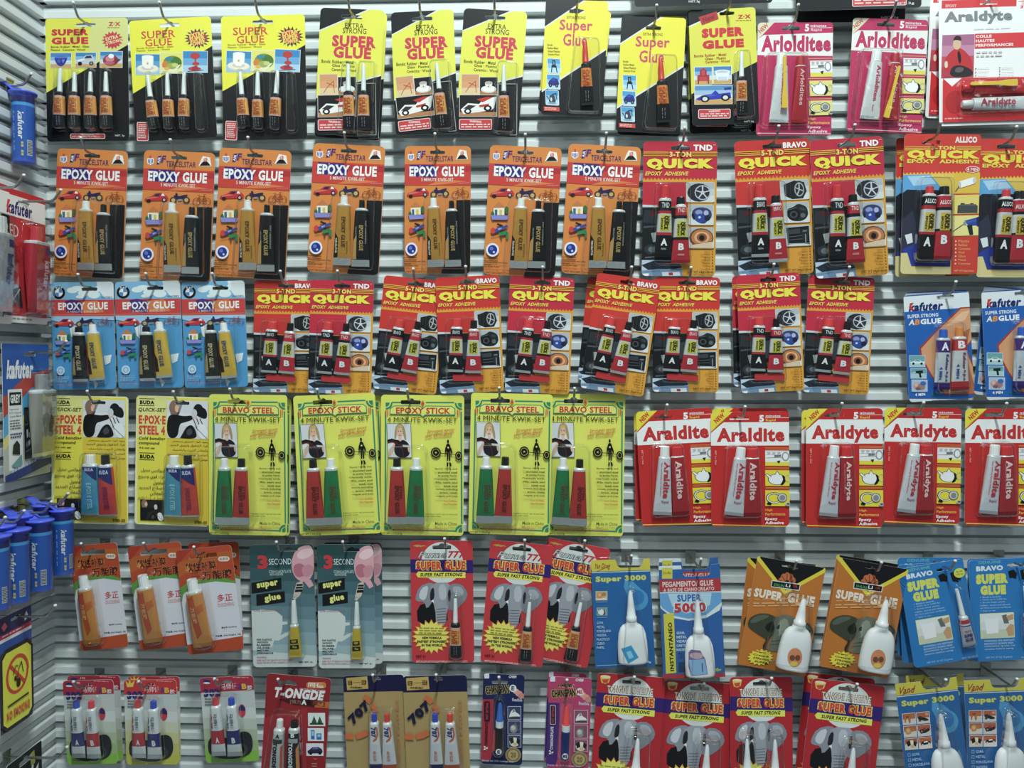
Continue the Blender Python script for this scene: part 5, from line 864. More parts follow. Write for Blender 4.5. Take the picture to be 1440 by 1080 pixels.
def black_pack(red=1, W=100, H=165):
    a = Art((0, 0), (W / .22917, 0), (0, H / .22917), '1a1c22', slot=(W / .4583, 30, 110, 26)); w = W / .22917; h = H / .22917
    a.poly('e4dc3a', [(0, 0), (w, 0), (w, h * .38), (0, h * .6)]); a.T('SUPER', w * .2, h * .15, w * .8, h * .24, 'd42c38', .06); a.T('GLUE', w * .2, h * .26, w * .8, h * .35, 'd42c38', .06)
    if red: warn(a, w * .44, h - 90, w * .88, h - 16)
    a.T('NET.3g', w * .78, h - 34, w * .94, h - 16, 'd8d8d8', .02)
    small_tube(a, w * .7, h * .34, w * .7, w * .7, h * .56, h * .84, tw=27, bw=40); a.bl(w * .56, h * .3, w * .84, h * .87, 13, 12, 8); return a
# ---------------------------------------------------------------- the setting: two walls of slatted steel panels
XW = P(70, 470, 0).x
Z0 = P(75, 15.6, 0).z; PITCH = (Z0 - P(75, 1026.9, 0).z) / 44
WALL = M('dde3e2', 'paint')
def slats(name, a0, a1, along):
    b = MB(); prof = []
    for i in range(-6, 54):
        t = Z0 - PITCH * i
        prof += [(.0075, t + .0004), (.0006, t), (0, t - .0008), (0, t - .0098), (.0006, t - .0106), (.018, t - .0106), (.018, t - .0150), (.0075, t - .0164)]
    vs = []
    for d, z in prof: vs += [(a0, d, z), (a1, d, z)] if along == 'x' else [(XW - d, a0, z), (XW - d, a1, z)]
    fs = [((2 * i, 2 * i + 2, 2 * i + 3, 2 * i + 1) if along == 'x' else (2 * i, 2 * i + 1, 2 * i + 3, 2 * i + 2)) for i in range(len(prof) - 1)]
    b.add(vs, fs, WALL); o = b.obj(name); o['kind'] = 'structure'; o['label'] = 'white painted steel slat wall'; return o
slats('wall_back', XW - .009, 1.25, 'x'); slats('wall_left', .009, -.75, 'y')

# ---------------------------------------------------------------- hooks
HOOKS = {}
def hook(x, z, length, label, side='back', y=0.0):
    L = round(length / 4) * 4
    if L not in HOOKS:
        r = empty('display_hook'); w = MB(); l = L / 1000
        pts = [(0, -.001, 0), (0, -l * .5, 0), (0, -l + .014, 0)] + [(0, -l + .014 - .010 * math.sin(t), .010 - .010 * math.cos(t)) for t in (.25, .5, .75, .95)]
        e = pts[-1]; pts.append((0, e[1] - .0075, e[2] + .0105)); w.wire(pts, .00165, STEEL, 10); t = pts[-1]; w.lathe([(.0001, t[2] - .0018), (.0017, t[2] - .0014), (.0022, t[2]), (.0017, t[2] + .0014), (.0001, t[2] + .0018)], M('eceeec', 'plastic'), 0, t[1], 10)  # tip's pale colour stands in for lamp shine on the wire end
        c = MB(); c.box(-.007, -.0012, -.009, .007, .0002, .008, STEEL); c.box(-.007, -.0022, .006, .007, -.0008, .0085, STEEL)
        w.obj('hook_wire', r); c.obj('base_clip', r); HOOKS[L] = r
    else: r = copy_tree(HOOKS[L])
    if side == 'back': r.location = (x, 0, z)
    else: r.location = (XW, y, z); r.rotation_euler = (0, 0, math.pi / 2)
    return tag(r, label, 'hook', 'bent wire display hooks')

def place(art, name, TL, TR, BL, d, label, group, back=False, hx=0., hl=26):
    p0, p1, p2 = P(*TL, d), P(*TR, d), P(*BL, d); ex, ey = p1 - p0, p2 - p0
    w, h = art.W / 1000, art.H / 1000; sx, sz = math.hypot(ex.x, ex.z) / w, math.hypot(ey.x, ey.z) / h
    th = (math.atan2(ex.z, ex.x) + math.atan2(ey.x, -ey.z)) / 2
    c = p0 + ex / 2 + ey / 2; up = Vector((-math.sin(th), 0, math.cos(th))); rt = Vector((math.cos(th), 0, math.sin(th)))
    r = art.take(name); r.rotation_euler = (0, -th, 0); r.scale = (sx, (sx + sz) / 2, sz)
    b = c - up * (h * sz / 2); r.location = (b.x, -d / 1000, b.z); tag(r, label, 'glue pack', group)
    if not back:
        q = b + rt * ((art.hx - art.W / 2) / 1000 * sx) + up * ((art.H - art.hy) / 1000 * sz) + Vector((hx / 1000, 0, 0))
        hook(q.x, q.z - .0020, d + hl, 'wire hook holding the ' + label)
    return r
def rot_box(TL, w, h, deg):     # corners of a card hanging at a slant
    a = math.radians(deg); return TL, (TL[0] + w * math.cos(a), TL[1] + w * math.sin(a)), (TL[0] - h * math.sin(a), TL[1] + h * math.cos(a))

# ---- top row
SGP, EPP = 'super_glue_pack', 'epoxy_glue_pack'
G1 = 'yellow and black super glue cards in the top row'
place(zx4(), SGP, (63, 26), (179, 25), (67, 199), 36, 'yellow and black card with four small glue tubes', G1)
A = sg3()
place(A, SGP, (182, 30), (297, 22), (190, 200), 36, 'three-tube yellow super glue card beside the four-tube card', G1)
place(A, SGP, (309, 22), (427, 21), (316, 197), 36, 'three-tube yellow super glue card beside the black-cornered two-tube card', G1)
A = es(2)
place(A, SGP, (450, 10), (540, 15), (443, 188), 38, 'black-cornered yellow card holding two small glue tubes', G1)
place(A, SGP, (450, 13), (543, 19), (444, 192), 20, 'spare card peeking out behind the two-tube black-cornered card', G1, back=True)
A = es()
place(A, SGP, (550, 18), (638, 13), (556, 191), 36, 'one-tube black-cornered yellow card beside the two-tube card', G1)
place(A, SGP, (652, 11), (741, 17), (641, 187), 36, 'one-tube black-cornered yellow card, second from the two-tube card', G1)
A = sgl()
place(A, SGP, (771, 1), (859, 0), (757, 163), 38, 'higher yellow card with red-tipped tube, highest in the top row', G1)
place(A, SGP, (778, 14), (867, 13), (749, 160), 20, 'yellow card peeking out tilted behind the highest red-tipped card', G1, back=True)
place(A, SGP, (877, 24), (968, 24), (863, 186), 38, 'lower yellow card with red-tipped tube and three blue icons', G1)
place(A, SGP, (878, 23), (967, 22), (865, 191), 20, 'card peeking out behind the lower red-tipped tube card', G1, back=True)
A = zx1()
place(A, SGP, (968, 15), (1062, 10), (974, 177), 38, 'yellow card picturing a red armchair and a blue racing car', G1)
place(A, SGP, (964, 13), (1058, 12), (972, 187), 20, 'spare card behind the armchair and racing car card', G1, back=True)
A = arl()
R1 = place(A, EPP, (1066, 32), (1172, 31), (1063, 191), 36, 'pink and white epoxy card with yellow stick over white tube', 'pink epoxy cards')
place(A, EPP, (1200, 25), (1306, 28), (1190, 185), 36, 'pink and white epoxy card with yellow stick over red tube', 'pink epoxy cards')
for c in R1.children:
    if c.name.startswith('mixing_stick'): c.location.x -= .0135; c.location.z += .018; c.rotation_euler.y = -.02
A = big()
place(A, EPP, (1317, -6), (1458, -6), (1324, 175), 42, 'white epoxy pack picturing a man in a red jacket', 'white epoxy packs')
place(A, EPP, (1309, -12), (1450, -10), (1301, 166), 20, 'white-edged red pack behind the red jacket pack', 'white epoxy packs', back=True)
A = black_pack(0)
for i, (TL, TR, BL, d, t) in enumerate((((892, -152), (990, -155), (892, 10), 44, 'black pack edge hanging above the lower red-tipped card'), ((988, -156), (1086, -160), (988, 7), 40, 'black pack edge hanging above the armchair card'), ((1126, -150), (1300, -165), (1118, 20), 46, 'black pack with red warning label above the pink cards'), ((1118, -134), (1272, -132), (1122, 30), 26, 'black pack showing its net weight above the pink cards'))):
    place(A if i != 2 else black_pack(1, 150, 165), SGP, TL, TR, BL, d, t, 'black packs cut off by the top edge', back=True)
    if i < 3: pass

# ---- second row
A = terc(); G2 = 'orange epoxy glue cards in the second row'; O7 = ('first', 'second', 'third', 'fourth', 'fifth', 'sixth', 'seventh')
for i, (a, b, c) in enumerate((((82, 209), (181, 212), (74, 388)), ((203, 211), (303, 215), (196, 392)), ((310, 208), (411, 212), (300, 389)), ((441, 201), (542, 206), (432, 382)), ((574, 208), (667, 203), (564, 387)), ((690, 204), (791, 208), (679, 386)), ((800, 202), (902, 207), (789, 384)))):
    place(A, EPP, a, b, c, 34 + (i % 2), f'orange epoxy glue card, {O7[i]} from the corner wall', G2)
QT, QB = quick('TND', 1), quick('BRAVO', 1); G3 = 'large red and yellow quick epoxy cards in the second row'
place(QT, EPP, (905, 199), (1009, 199), (902, 388), 36, 'large red and yellow quick epoxy card beside the last orange card', G3)
place(QB, EPP, (1032, 199), (1138, 194), (1039, 389), 36, 'large red and yellow quick epoxy card picturing a black camera', G3)
place(QT, EPP, (1137, 197), (1240, 192), (1149, 391), 42, 'large quick epoxy card overlapping the black camera card', G3)
A = allico(); G4 = 'red and yellow epoxy cards picturing a paint roller'
place(A, EPP, (1270, 187), (1378, 190), (1268, 384), 40, 'epoxy card picturing a roller, battery and drill', G4)
place(A, EPP, (1256, 192), (1362, 195), (1263, 387), 20, 'spare epoxy card peeking out behind the roller card', G4, back=True)
place(A, EPP, (1376, 194), (1484, 196), (1374, 389), 34, 'epoxy card cut off by the edge beside the roller card', G4, hx=-3)

# ---- third row
A = eblue(); G5 = 'light blue epoxy glue cards'
for i, (a, b, c) in enumerate((((71, 397), (159, 396), (76, 548)), ((160, 396), (252, 395), (168, 546)), ((255, 397), (344, 394), (260, 546)))):
    place(A, EPP, a, b, c, 34 + i % 2, f'light blue epoxy glue card, {("nearest the corner", "between two others", "beside the red quick cards")[i]}', G5)
QT, QB = quick('TND', 0), quick('BRAVO', 0); G6 = 'small red and yellow quick epoxy cards in the third row'
for art, a, b, c, d, t in ((QB, (360, 395), (449, 394), (354, 552), 32, 'small quick epoxy card next to the light blue cards'), (QT, (438, 394), (527, 395), (432, 553), 38, 'small quick epoxy card, second from the light blue cards'),
        (QB, (541, 387), (630, 396), (524, 546), 32, 'small quick epoxy card, third from the light blue cards'), (QB, (611, 390), (701, 387), (620, 553), 38, 'small quick epoxy card, fourth from the light blue cards'),
        (QT, (718, 388), (809, 391), (709, 551), 36, 'small quick epoxy card, fifth from the light blue cards'), (QB, (840, 383), (929, 396), (816, 545), 44, 'most tilted small quick epoxy card, with another peeking out behind'),
        (QB, (920, 390), (1013, 390), (917, 551), 34, 'small quick epoxy card partly covered by the most tilted one'), (QT, (1032, 386), (1121, 385), (1046, 551), 40, 'slightly tilted quick epoxy card under the black camera card'),
        (QT, (1137, 387), (1230, 391), (1129, 551), 32, 'small quick epoxy card nearest the blue two-tube card')): place(art, EPP, a, b, c, d, t, G6)
place(QB, EPP, (827, 389), (916, 397), (812, 534), 20, 'quick epoxy card peeking out behind the most tilted one', G6, back=True)
place(QT, EPP, (1028, 388), (1117, 387), (1033, 543), 20, 'quick epoxy card peeking out behind the slightly tilted one', G6, back=True)
A = kaf(); G7 = 'blue and copper two-tube glue cards'
place(A, EPP, (1271, 416), (1363, 409), (1278, 566), 38, 'blue and copper two-tube glue card standing clear of the edge', G7)
place(A, EPP, (1272, 411), (1362, 408), (1277, 560), 20, 'blue card edge behind the clear two-tube glue card', G7, back=True)
place(A, EPP, (1380, 410), (1473, 404), (1387, 563), 38, 'blue two-tube glue card cut off by the edge', G7)
place(A, EPP, (1381, 400), (1470, 410), (1372, 553), 20, 'blue card askew behind the cut-off two-tube card', G7, back=True)

# ---- fourth row
A = buda(); G8 = 'yellow steel epoxy cards with a motorcycle photo'
place(A, EPP, (74, 557), (182, 557), (71, 736), 34, 'yellow motorcycle-photo epoxy card nearest the corner', G8)
place(A, EPP, (192, 556), (298, 559), (189, 737), 34, 'yellow motorcycle-photo epoxy card beside the green-bordered cards', G8)
YB, YE = yb(), yb('EPOXY STICK', 1); G9 = 'green-bordered yellow epoxy cards with a weightlifter'
place(YB, EPP, (297, 556), (407, 554), (291, 753), 40, 'green-bordered yellow weightlifter card beside the motorcycle-photo cards', G9)
place(YB, EPP, (305, 560), (413, 559), (297, 752), 19, 'yellow card edge behind the first weightlifter card', G9, back=True)
place(YE, EPP, (414, 558), (529, 551), (420, 755), 40, 'green-bordered weightlifter card, second from the motorcycle-photo cards', G9)
place(YE, EPP, (421, 558), (535, 555), (428, 752), 19, 'yellow card edge behind the second weightlifter card', G9, back=True)
place(YE, EPP, (536, 555), (653, 556), (535, 752), 36, 'green-bordered weightlifter card in the middle of its row', G9)
place(YB, EPP, (664, 553), (779, 554), (657, 751), 44, 'green-bordered weightlifter card overlapping the last one', G9)
place(YB, EPP, (766, 553), (879, 555), (764, 752), 32, 'green-bordered weightlifter card nearest the red and white cards', G9)
A, AY = ald('Araldite'), ald('Araldyte'); G10 = 'red and white epoxy cards in the fourth row'
place(A, EPP, (894, 579), (1001, 573), (903, 741), 38, 'red and white epoxy card beside the weightlifter cards', G10)
place(A, EPP, (892, 581), (999, 578), (893, 734), 19, 'red card edge behind the first red and white card', G10, back=True)
place(A, EPP, (1000, 580), (1110, 578), (1000, 741), 44, 'red and white epoxy card, second from the weightlifter cards', G10)
place(A, EPP, (1001, 574), (1108, 574), (1001, 735), 19, 'red card edge behind the second red and white card', G10, back=True)
place(AY, EPP, (1132, 574), (1240, 575), (1135, 741), 38, 'red and white epoxy card in the middle, spare behind', G10)
place(AY, EPP, (1126, 576), (1234, 577), (1128, 736), 19, 'red card edge behind the middle red and white card', G10, back=True)
place(AY, EPP, (1244, 573), (1352, 574), (1242, 736), 36, 'red and white epoxy card beside the cut-off one', G10)
place(A, EPP, (1356, 574), (1465, 575), (1358, 738), 36, 'red and white epoxy card cut off by the edge', G10)

# ---- fifth row
A = dz(); G11 = 'orange shoe glue packs with Chinese print'
place(A, SGP, (98, 769), (165, 762), (113, 916), 34, 'orange and white shoe glue pack nearest the corner', G11)
place(A, SGP, (179, 769), (254, 761), (197, 915), 34, 'orange and white shoe glue pack between two others', G11)
place(A, SGP, (248, 775), (326, 765), (264, 922), 42, 'orange and white shoe glue pack beside the grey cup card', G11)
place(A, SGP, (262, 763), (333, 763), (274, 905), 19, 'orange pack peeking out behind the shoe glue pack by the cup card', G11, back=True)
A = tsec(); G12 = 'teal super glue cards with a white cup'
place(A, SGP, (352, 767), (442, 764), (355, 939), 34, 'teal card with a white cup, nearest the orange packs', G12, hx=-8)
place(A, SGP, (446, 766), (526, 765), (448, 940), 40, 'teal card with a white cup, spare behind it', G12, hx=-6)
place(A, SGP, (452, 762), (535, 764), (458, 932), 19, 'spare teal card behind the white cup card', G12, back=True)
A = eleph('puma'); G13 = 'red elephant super glue cards in the fifth row'
place(A, SGP, (577, 761), (665, 760), (579, 932), 34, 'upright red elephant card beside the teal cards', G13, hx=7)
place(A, SGP, (690, 759), (778, 767), (675, 930), 40, 'tilted red elephant card overlapping another one', G13, hx=4)
place(A, SGP, (769, 754), (857, 773), (740, 922), 32, 'most tilted red elephant card beside the blue bottle pack', G13, hx=6)
A = s3k(); place(A, SGP, (830, 788), (914, 785), (837, 940), 40, 'blue bottle pack with yellow top in the fifth row', 'blue bottle packs', hx=0)
A = s5k(); G14 = 'blue bottle packs with red banner'
place(A, SGP, (925, 796), (1012, 793), (933, 954), 46, 'blue glue bottle pack with red banner and yellow stripe', G14)
place(A, SGP, (925, 785), (1009, 784), (932, 940), 20, 'spare bottle pack behind the red banner pack', G14, back=True)
A = shun(); G15 = 'orange elephant bottle cards'
place(A, SGP, (1063, 780), (1158, 800), (1041, 933), 46, 'orange elephant bottle card beside the red banner bottle pack', G15)
place(A, SGP, (1050, 783), (1148, 795), (1038, 931), 20, 'orange card edge behind the elephant bottle card by the red banner', G15, back=True)
place(A, SGP, (1179, 782), (1275, 802), (1155, 936), 46, 'orange elephant bottle card beside the bright blue cards', G15)
place(A, SGP, (1177, 780), (1272, 795), (1152, 930), 20, 'orange card edge behind the elephant bottle card by blue cards', G15, back=True)
A = bravo(); G16 = 'bright blue super glue cards in the fifth row'
place(A, SGP, (1260, 800), (1352, 787), (1288, 938), 46, 'tilted bright blue card overlapping another blue card', G16)
place(A, SGP, (1262, 784), (1354, 784), (1262, 922), 18, 'bright blue card peeking out behind the tilted one', G16, back=True)
place(A, SGP, (1261, 794), (1352, 790), (1270, 932), 30, 'bright blue card edge between the tilted one and another', G16, back=True)
place(A, SGP, (1360, 787), (1453, 785), (1370, 929), 40, 'upright bright blue card cut off by the edge', G16)
place(A, SGP, (1358, 785), (1449, 784), (1366, 926), 20, 'bright blue card edge behind the upright one', G16, back=True)

# ---- bottom row
A0, A1 = t302(0), t302(1); G17 = 'small two-tube adhesive packs with a tyre picture'
place(A0, EPP, (87, 957), (158, 956), (96, 1075), 38, 'red-topped two-tube tyre pack nearest the corner', G17, hx=-4)
place(A0, EPP, (94, 950), (168, 950), (100, 1070), 20, 'spare pack behind the corner tyre pack', G17, back=True)
place(A1, EPP, (175, 957), (249, 955), (177, 1076), 38, 'yellow-footed two-tube tyre pack', G17, hx=-2)
place(A1, EPP, (181, 951), (253, 951), (182, 1071), 20, 'spare pack behind the yellow-footed tyre pack', G17, back=True)
A2 = t302(0, 1); place(A2, EPP, (282, 954), (357, 949), (289, 1074), 36, 'two-tube tyre pack beside the dark red pack', G17, hx=-5)
place(tongde(), EPP, (376, 947), (466, 954), (365, 1112), 36, 'dark red pack with grey tube and black tube', 'dark red packs', hx=-5)
A = p707(); G18 = 'tan and navy two-tube packs'
place(A, EPP, (485, 952), (570, 947), (487, 1112), 34, 'tan and navy two-tube pack beside the dark red pack', G18)
place(A, EPP, (568, 952), (658, 948), (571, 1112), 40, 'tan and navy two-tube pack beside the navy pen pack', G18)
A = pen(0); place(A, SGP, (680, 947), (738, 949), (676, 1074), 34, 'small navy pack with a blue-tipped glue pen', 'glue pen packs')
A = pen(1); place(A, SGP, (772, 951), (832, 954), (768, 1080), 40, 'small pink pack with a red-tipped glue pen', 'glue pen packs')
place(A, SGP, (772, 945), (826, 947), (764, 1072), 20, 'spare pink pen pack behind the front one', 'glue pen packs', back=True)
A, B = eleph('td'), eleph('td2'); G19 = 'red elephant bottle cards in the bottom row'
place(A, SGP, (839, 945), (934, 954), (830, 1126), 38, 'red elephant bottle card beside the pink pen pack', G19)
place(A, SGP, (934, 955), (1032, 962), (925, 1136), 30, 'red elephant bottle card under the red banner bottle pack', G19)
place(B, SGP, (1026, 952), (1114, 952), (1028, 1133), 40, 'red elephant card holding two white bottles', G19, hx=6)
place(A, SGP, (1140, 952), (1242, 966), (1124, 1138), 46, 'red elephant bottle card beside the blue tool-picture packs', G19)
place(A, SGP, (1131, 945), (1230, 955), (1115, 1125), 20, 'red card edge behind the last elephant bottle card', G19, back=True)
A = s3k(1); G20 = 'blue bottle packs with six small pictures'
place(A, SGP, (1257, 962), (1345, 952), (1278, 1122), 46, 'blue six-picture bottle pack tilted beside the elephant card', G20)
place(A, SGP, (1270, 949), (1352, 948), (1284, 1110), 20, 'spare blue pack behind the tilted six-picture pack', G20, back=True)
place(A, SGP, (1354, 957), (1443, 953), (1363, 1117), 46, 'blue six-picture bottle pack nearest the edge', G20)

# ---------------------------------------------------------------- packs and tubes hanging on the left wall
def place_left(art, name, R0, R1, off, label, group, hooked=True, hl=50):
    X = XW + off / 1000; p, q = PX(*R0, X), PX(*R1, X); s = (p.z - q.z) / (art.H / 1000); y = (p.y + q.y) / 2; w = art.W / 1000 * s
    r = art.take(name); r.rotation_euler = (0, 0, math.pi / 2); r.scale = (s, s, s); r.location = (X, y - w / 2, q.z); tag(r, label, 'sealant pack', group)
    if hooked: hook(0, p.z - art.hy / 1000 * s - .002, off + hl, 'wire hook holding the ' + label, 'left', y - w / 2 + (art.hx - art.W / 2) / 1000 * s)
    return r
def big_tube(a, x0, x1, ys, yb_, cap, col, tcol, band=None, txt='kafuter'):
    m_ = (x0 + x1) / 2; w = (x1 - x0) / 2
    a.tb((m_ - w, m_ + w, ys), (m_ - w - 2, m_ + w + 2, yb_), (m_ - w * .42, m_ + w * .42, ys - 24, cap), [(0, .03, 'c8ccd0')], [(txt, .3, .25, .65, w * .6, tcol, .04)], 11, col, 'foil', 'b8bcc0' if col != 'b02236' else 'a81e30', dec=[('3a2a7a', [(.2, .06), (.75, .06), (.75, .16), (.2, .16)])])
    a.bl(x0 - 3, ys - 30, x1 + 3, yb_ + 4, 24, 6, 7)
def kred(silver=0):
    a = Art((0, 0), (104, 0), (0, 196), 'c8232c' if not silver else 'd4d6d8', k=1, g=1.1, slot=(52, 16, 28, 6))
    a.rect('c8232c', -2, -2, 106, 9); a.rect('e8e6e2', -2, 9, 106, 40); a.T('kafuter', 12, 17, 72, 37, '2a2a6a', .04, .2); a.poly('d83a30', [(15, 17), (21, 17), (16, 27), (22, 36), (16, 36), (12, 28)])
    a.T('RED', 8, 52, 38, 70, 'f0d8d8', .0) if not silver else None; a.gl('a8202a' if not silver else '808890', 8, 82, 40, 112, 6); a.rect('b8c8d8', 4, 140, 34, 172); a.poly('26262c', [(6, 166), (14, 150), (40, 142), (44, 172), (8, 172)]); a.ln('d8b8a0', 2, (18, 166), (38, 146))
    a.rect('e8e6e2', -2, 186, 106, 198); a.gl('9a9a98', 20, 189, 76, 194, 1)
    big_tube(a, 40, 88, 74, 180, 'd8dcdc' if silver else 'c83040', 'b02236' if not silver else 'a8aeb6', 'e0a8b0' if not silver else '3a3f78'); return a
place_left(kred(), 'sealant_pack', (62, 280), (67, 457), 24, 'red sealant pack hanging on the corner side wall', 'sealant packs')
place_left(kred(1), 'sealant_pack', (14, 262), (15, 456), 24, 'silver sealant pack cut off by the edge of the photo', 'sealant packs')
def kgrey():
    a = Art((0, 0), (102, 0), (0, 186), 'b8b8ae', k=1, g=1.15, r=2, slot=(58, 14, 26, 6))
    a.poly('2a5aa8', [(-2, -2), (104, -2), (104, 40), (60, 44), (-2, 78)]); a.poly('b8402e', [(-2, 74), (50, 44), (104, 34), (104, 50), (60, 62), (-2, 104)]); a.poly('4aa8d8', [(-2, 102), (60, 62), (104, 50), (104, 74), (60, 86), (-2, 132)]); a.poly('e0d070', [(-2, 130), (60, 86), (104, 76), (104, 86), (60, 98), (-2, 146)])
    a.T('kafuter', 8, 22, 66, 48, 'e8ecf0', .05, .2); a.rect('e4e6e4', 10, 62, 40, 172); a.rect('1a1a1c', 13, 66, 38, 84); a.T('GREY', 15, 69, 36, 81, 'e8e8e8', .05)
    a.para(['High-temp', 'RTV Silicone', 'Gasket Maker'], 13, 88, 38, 102, '6a6c70', .01); a.gl('6a6c70', 13, 104, 37, 118, 4); a.gl('3a3c70', 13, 122, 38, 130, 2); a.poly('2a302c', [(16, 150), (18, 138), (26, 132), (32, 138), (32, 152)]); a.poly('6a9a9a', [(13, 166), (36, 152), (37, 166), (24, 170)]); a.ic('collage', 42, 88, 62, 160)
    a.poly('2a3a7a', [(-2, 178), (104, 158), (104, 172), (-2, 190)]); [a.poly('b8c0e0', [(x, 178 - x * .19), (x + 4, 177.2 - x * .19), (x + 4, 173.6 - x * .19), (x, 174.4 - x * .19)]) for x in range(14, 66, 6)]
    big_tube(a, 44, 92, 66, 158, '8c9090', '8e8e84', '5a5a3a'); return a
place_left(kgrey(), 'sealant_pack', (69, 485), (70, 664), 24, 'grey sealant pack with blue header on the corner side wall', 'sealant packs')
def nosmoke():
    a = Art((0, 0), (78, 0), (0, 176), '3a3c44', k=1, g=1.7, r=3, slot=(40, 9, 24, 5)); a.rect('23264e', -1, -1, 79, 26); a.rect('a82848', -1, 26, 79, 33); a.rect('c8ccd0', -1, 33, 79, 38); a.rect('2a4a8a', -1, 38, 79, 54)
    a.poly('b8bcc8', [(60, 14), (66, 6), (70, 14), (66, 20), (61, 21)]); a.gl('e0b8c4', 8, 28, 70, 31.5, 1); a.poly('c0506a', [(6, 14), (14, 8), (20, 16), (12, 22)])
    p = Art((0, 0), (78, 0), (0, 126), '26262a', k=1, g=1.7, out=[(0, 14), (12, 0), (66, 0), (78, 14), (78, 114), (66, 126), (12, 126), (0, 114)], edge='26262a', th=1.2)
    p.poly('dcc428', [(5, 14), (14, 6), (64, 6), (73, 14), (73, 112), (64, 120), (14, 120), (5, 112)]); p.ring('b83a2a', 39, 46, 27, 30, 5, 28); p.ln('b83a2a', 5, (22, 28), (56, 65)); p.ln('3a3410', 1.6, (36, 56), (42, 38), (48, 30), (52, 48)); p.ln('3a3410', 1.6, (28, 44), (34, 32), (40, 34)); p.ell('2a240c', 40, 60, 5, 7); p.ell('2a240c', 33, 51, 3, 4)
    p.ln('3a3410', 3, (14, 88), (64, 86)); p.T('NO SMOKING', 11, 96, 66, 110, 'b8582a', .05)
    a.parts.append(dict(n='sign_plate', m=p.card_mesh(), loc=(0, -.0018, 0), rot=(0, 0, 0), ch=[]))
    return a
place_left(nosmoke(), 'warning_sign_pack', (43, 850), (47, 1003), 34, 'yellow no smoking sign pack on the corner side wall', 'sign packs')
def script():
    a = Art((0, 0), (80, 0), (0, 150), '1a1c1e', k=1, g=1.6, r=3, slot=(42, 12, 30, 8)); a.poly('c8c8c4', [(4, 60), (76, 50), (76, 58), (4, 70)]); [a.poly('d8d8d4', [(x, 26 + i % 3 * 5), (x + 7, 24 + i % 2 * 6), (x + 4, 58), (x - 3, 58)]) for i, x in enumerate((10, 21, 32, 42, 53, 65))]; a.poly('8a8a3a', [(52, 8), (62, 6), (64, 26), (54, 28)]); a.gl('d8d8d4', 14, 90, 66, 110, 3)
    small = a; a.tb((50, 64, 96), (48, 66, 140), (53, 61, 76, 'e0e0e0'), (), (), 5, 'b8bcbc'); a.bl(44, 72, 70, 144, 12, 2, 4); return a
place_left(script(), 'super_glue_pack', (59, 1040), (60, 1178), 26, 'black pack with white script at the bottom of the side wall', 'black script packs', hl=52)

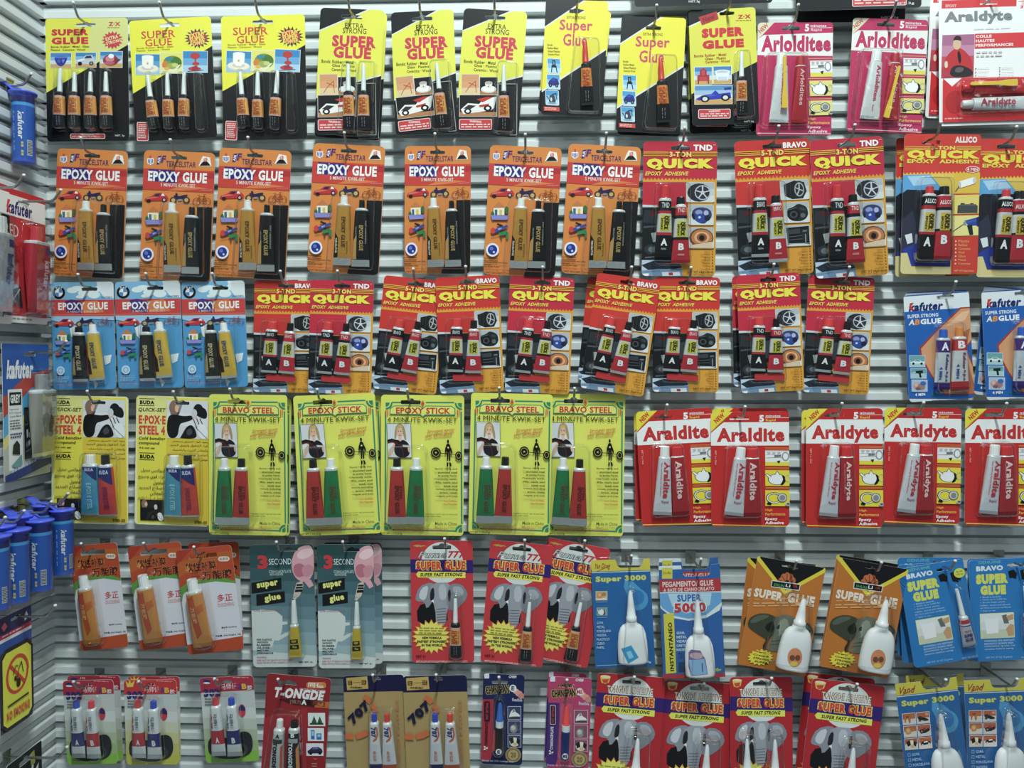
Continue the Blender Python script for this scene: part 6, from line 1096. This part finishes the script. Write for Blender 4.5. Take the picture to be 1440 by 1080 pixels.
def stick_tube():
    r = empty('putty_stick_tube'); R_, H = .0155, .094
    b = MB(); b.lathe([(R_ * .9, 0), (R_, .002), (R_, H)], CLEARTUBE, n=28, cap1=False); b.obj('clear_tube', r)
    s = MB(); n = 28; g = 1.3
    for z0, z1, c in ((.006, .010, '3a5ac0'), (.010, .078, '2058b2'), (.078, .082, '3a9ad8'), (.082, .090, '22266a')): s.lathe([(R_ * .9, z0), (R_ * .9, z1)], M(c, 'card', g), n=n, cap0=z0 < .007, cap1=z1 > .085)
    def wrap(t, zc, L, h, a0, col, bo=.03):
        v, f = glyphs(t, bo, .15); s.add([((R_ * .9 + .0003) * math.sin(a0 + y * h / R_), -(R_ * .9 + .0003) * math.cos(a0 + y * h / R_), zc - x * L) for x, y in v], f, M(col, 'card', g))
    wrap('kafuter', .052, .036, .008, .15, 'e8ecf4'); wrap('- -- --- -- - --', .045, .05, .0012, -.5, '9ab8e0', .01); wrap('-- --', .022, .018, .003, .25, 'c8b868', .02)
    v = [(math.sin(.9 + dx) * R_ * .905, -math.cos(.9 + dx) * R_ * .905, z) for dx in (-.25, 0, .25) for z in (.014, .034)]; s.add(v, [(0, 2, 3, 1), (2, 4, 5, 3)], M('b8bcc4', 'card', g))
    for i in range(9):
        z = .0155 + i * .002; s.add([(math.sin(.9 + dx) * R_ * .91, -math.cos(.9 + dx) * R_ * .91, q) for dx in (-.22, 0, .22) for q in (z, z + .001)], [(0, 2, 3, 1), (2, 4, 5, 3)], M('44484c', 'card', g))
    s.obj('putty_stick', r)
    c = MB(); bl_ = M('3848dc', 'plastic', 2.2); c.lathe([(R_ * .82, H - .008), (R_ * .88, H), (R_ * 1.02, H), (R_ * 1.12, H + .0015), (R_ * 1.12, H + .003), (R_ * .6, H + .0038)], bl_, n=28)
    q = []
    for x0, x1, z, y in ((-.013, -.005, H + .003, .010), (-.022, -.014, H + .015, .008)): q.append((x0, x1, z, y))
    c.loft([[(-.008, -.010, H + .002), (-.008, .010, H + .002), (-.006, .010, H + .004), (-.006, -.010, H + .004)], [(-.019, -.008, H + .012), (-.019, .008, H + .012), (-.017, .008, H + .0135), (-.017, -.008, H + .0135)], [(-.026, -.004, H + .0135), (-.026, .004, H + .0135), (-.0255, .004, H + .0152), (-.0255, -.004, H + .0152)]], bl_, False)
    c.obj('cap', r); return r
ST = stick_tube(); first = True
for px, ytop, ybot, d, rz, hk, t in ((34, 134, 236, 75, .2, 1, 'single blue putty tube hanging near the top of the side wall'), (89, 719, 812, 62, .5, 1, 'blue-capped putty tube nearest the yellow card'), (58, 734, 835, 98, -.1, 1, 'second blue-capped putty tube from the yellow card'), (25, 747, 852, 138, .1, 1, 'third blue-capped putty tube from the yellow card'), (-3, 756, 862, 176, .3, 1, 'blue-capped putty tube cut off by the edge'),
        (62, 712, 800, 66, .1, 0, 'putty tube half hidden behind the one nearest the yellow card'), (29, 728, 826, 104, .2, 0, 'putty tube half hidden behind the third blue-capped tube'), (4, 742, 845, 146, .0, 0, 'putty tube hidden behind the cut-off blue-capped tube')):
    r = ST if first else copy_tree(ST); first = False
    p, q = P(px, ytop, d), P(px, ybot, d); s = (p.z - q.z) / .094; r.scale = (s * .97, s * .97, s); r.location = (q.x, q.y, q.z); r.rotation_euler = (0, 0, rz); tag(r, t, 'glue tube', 'clear putty stick tubes')
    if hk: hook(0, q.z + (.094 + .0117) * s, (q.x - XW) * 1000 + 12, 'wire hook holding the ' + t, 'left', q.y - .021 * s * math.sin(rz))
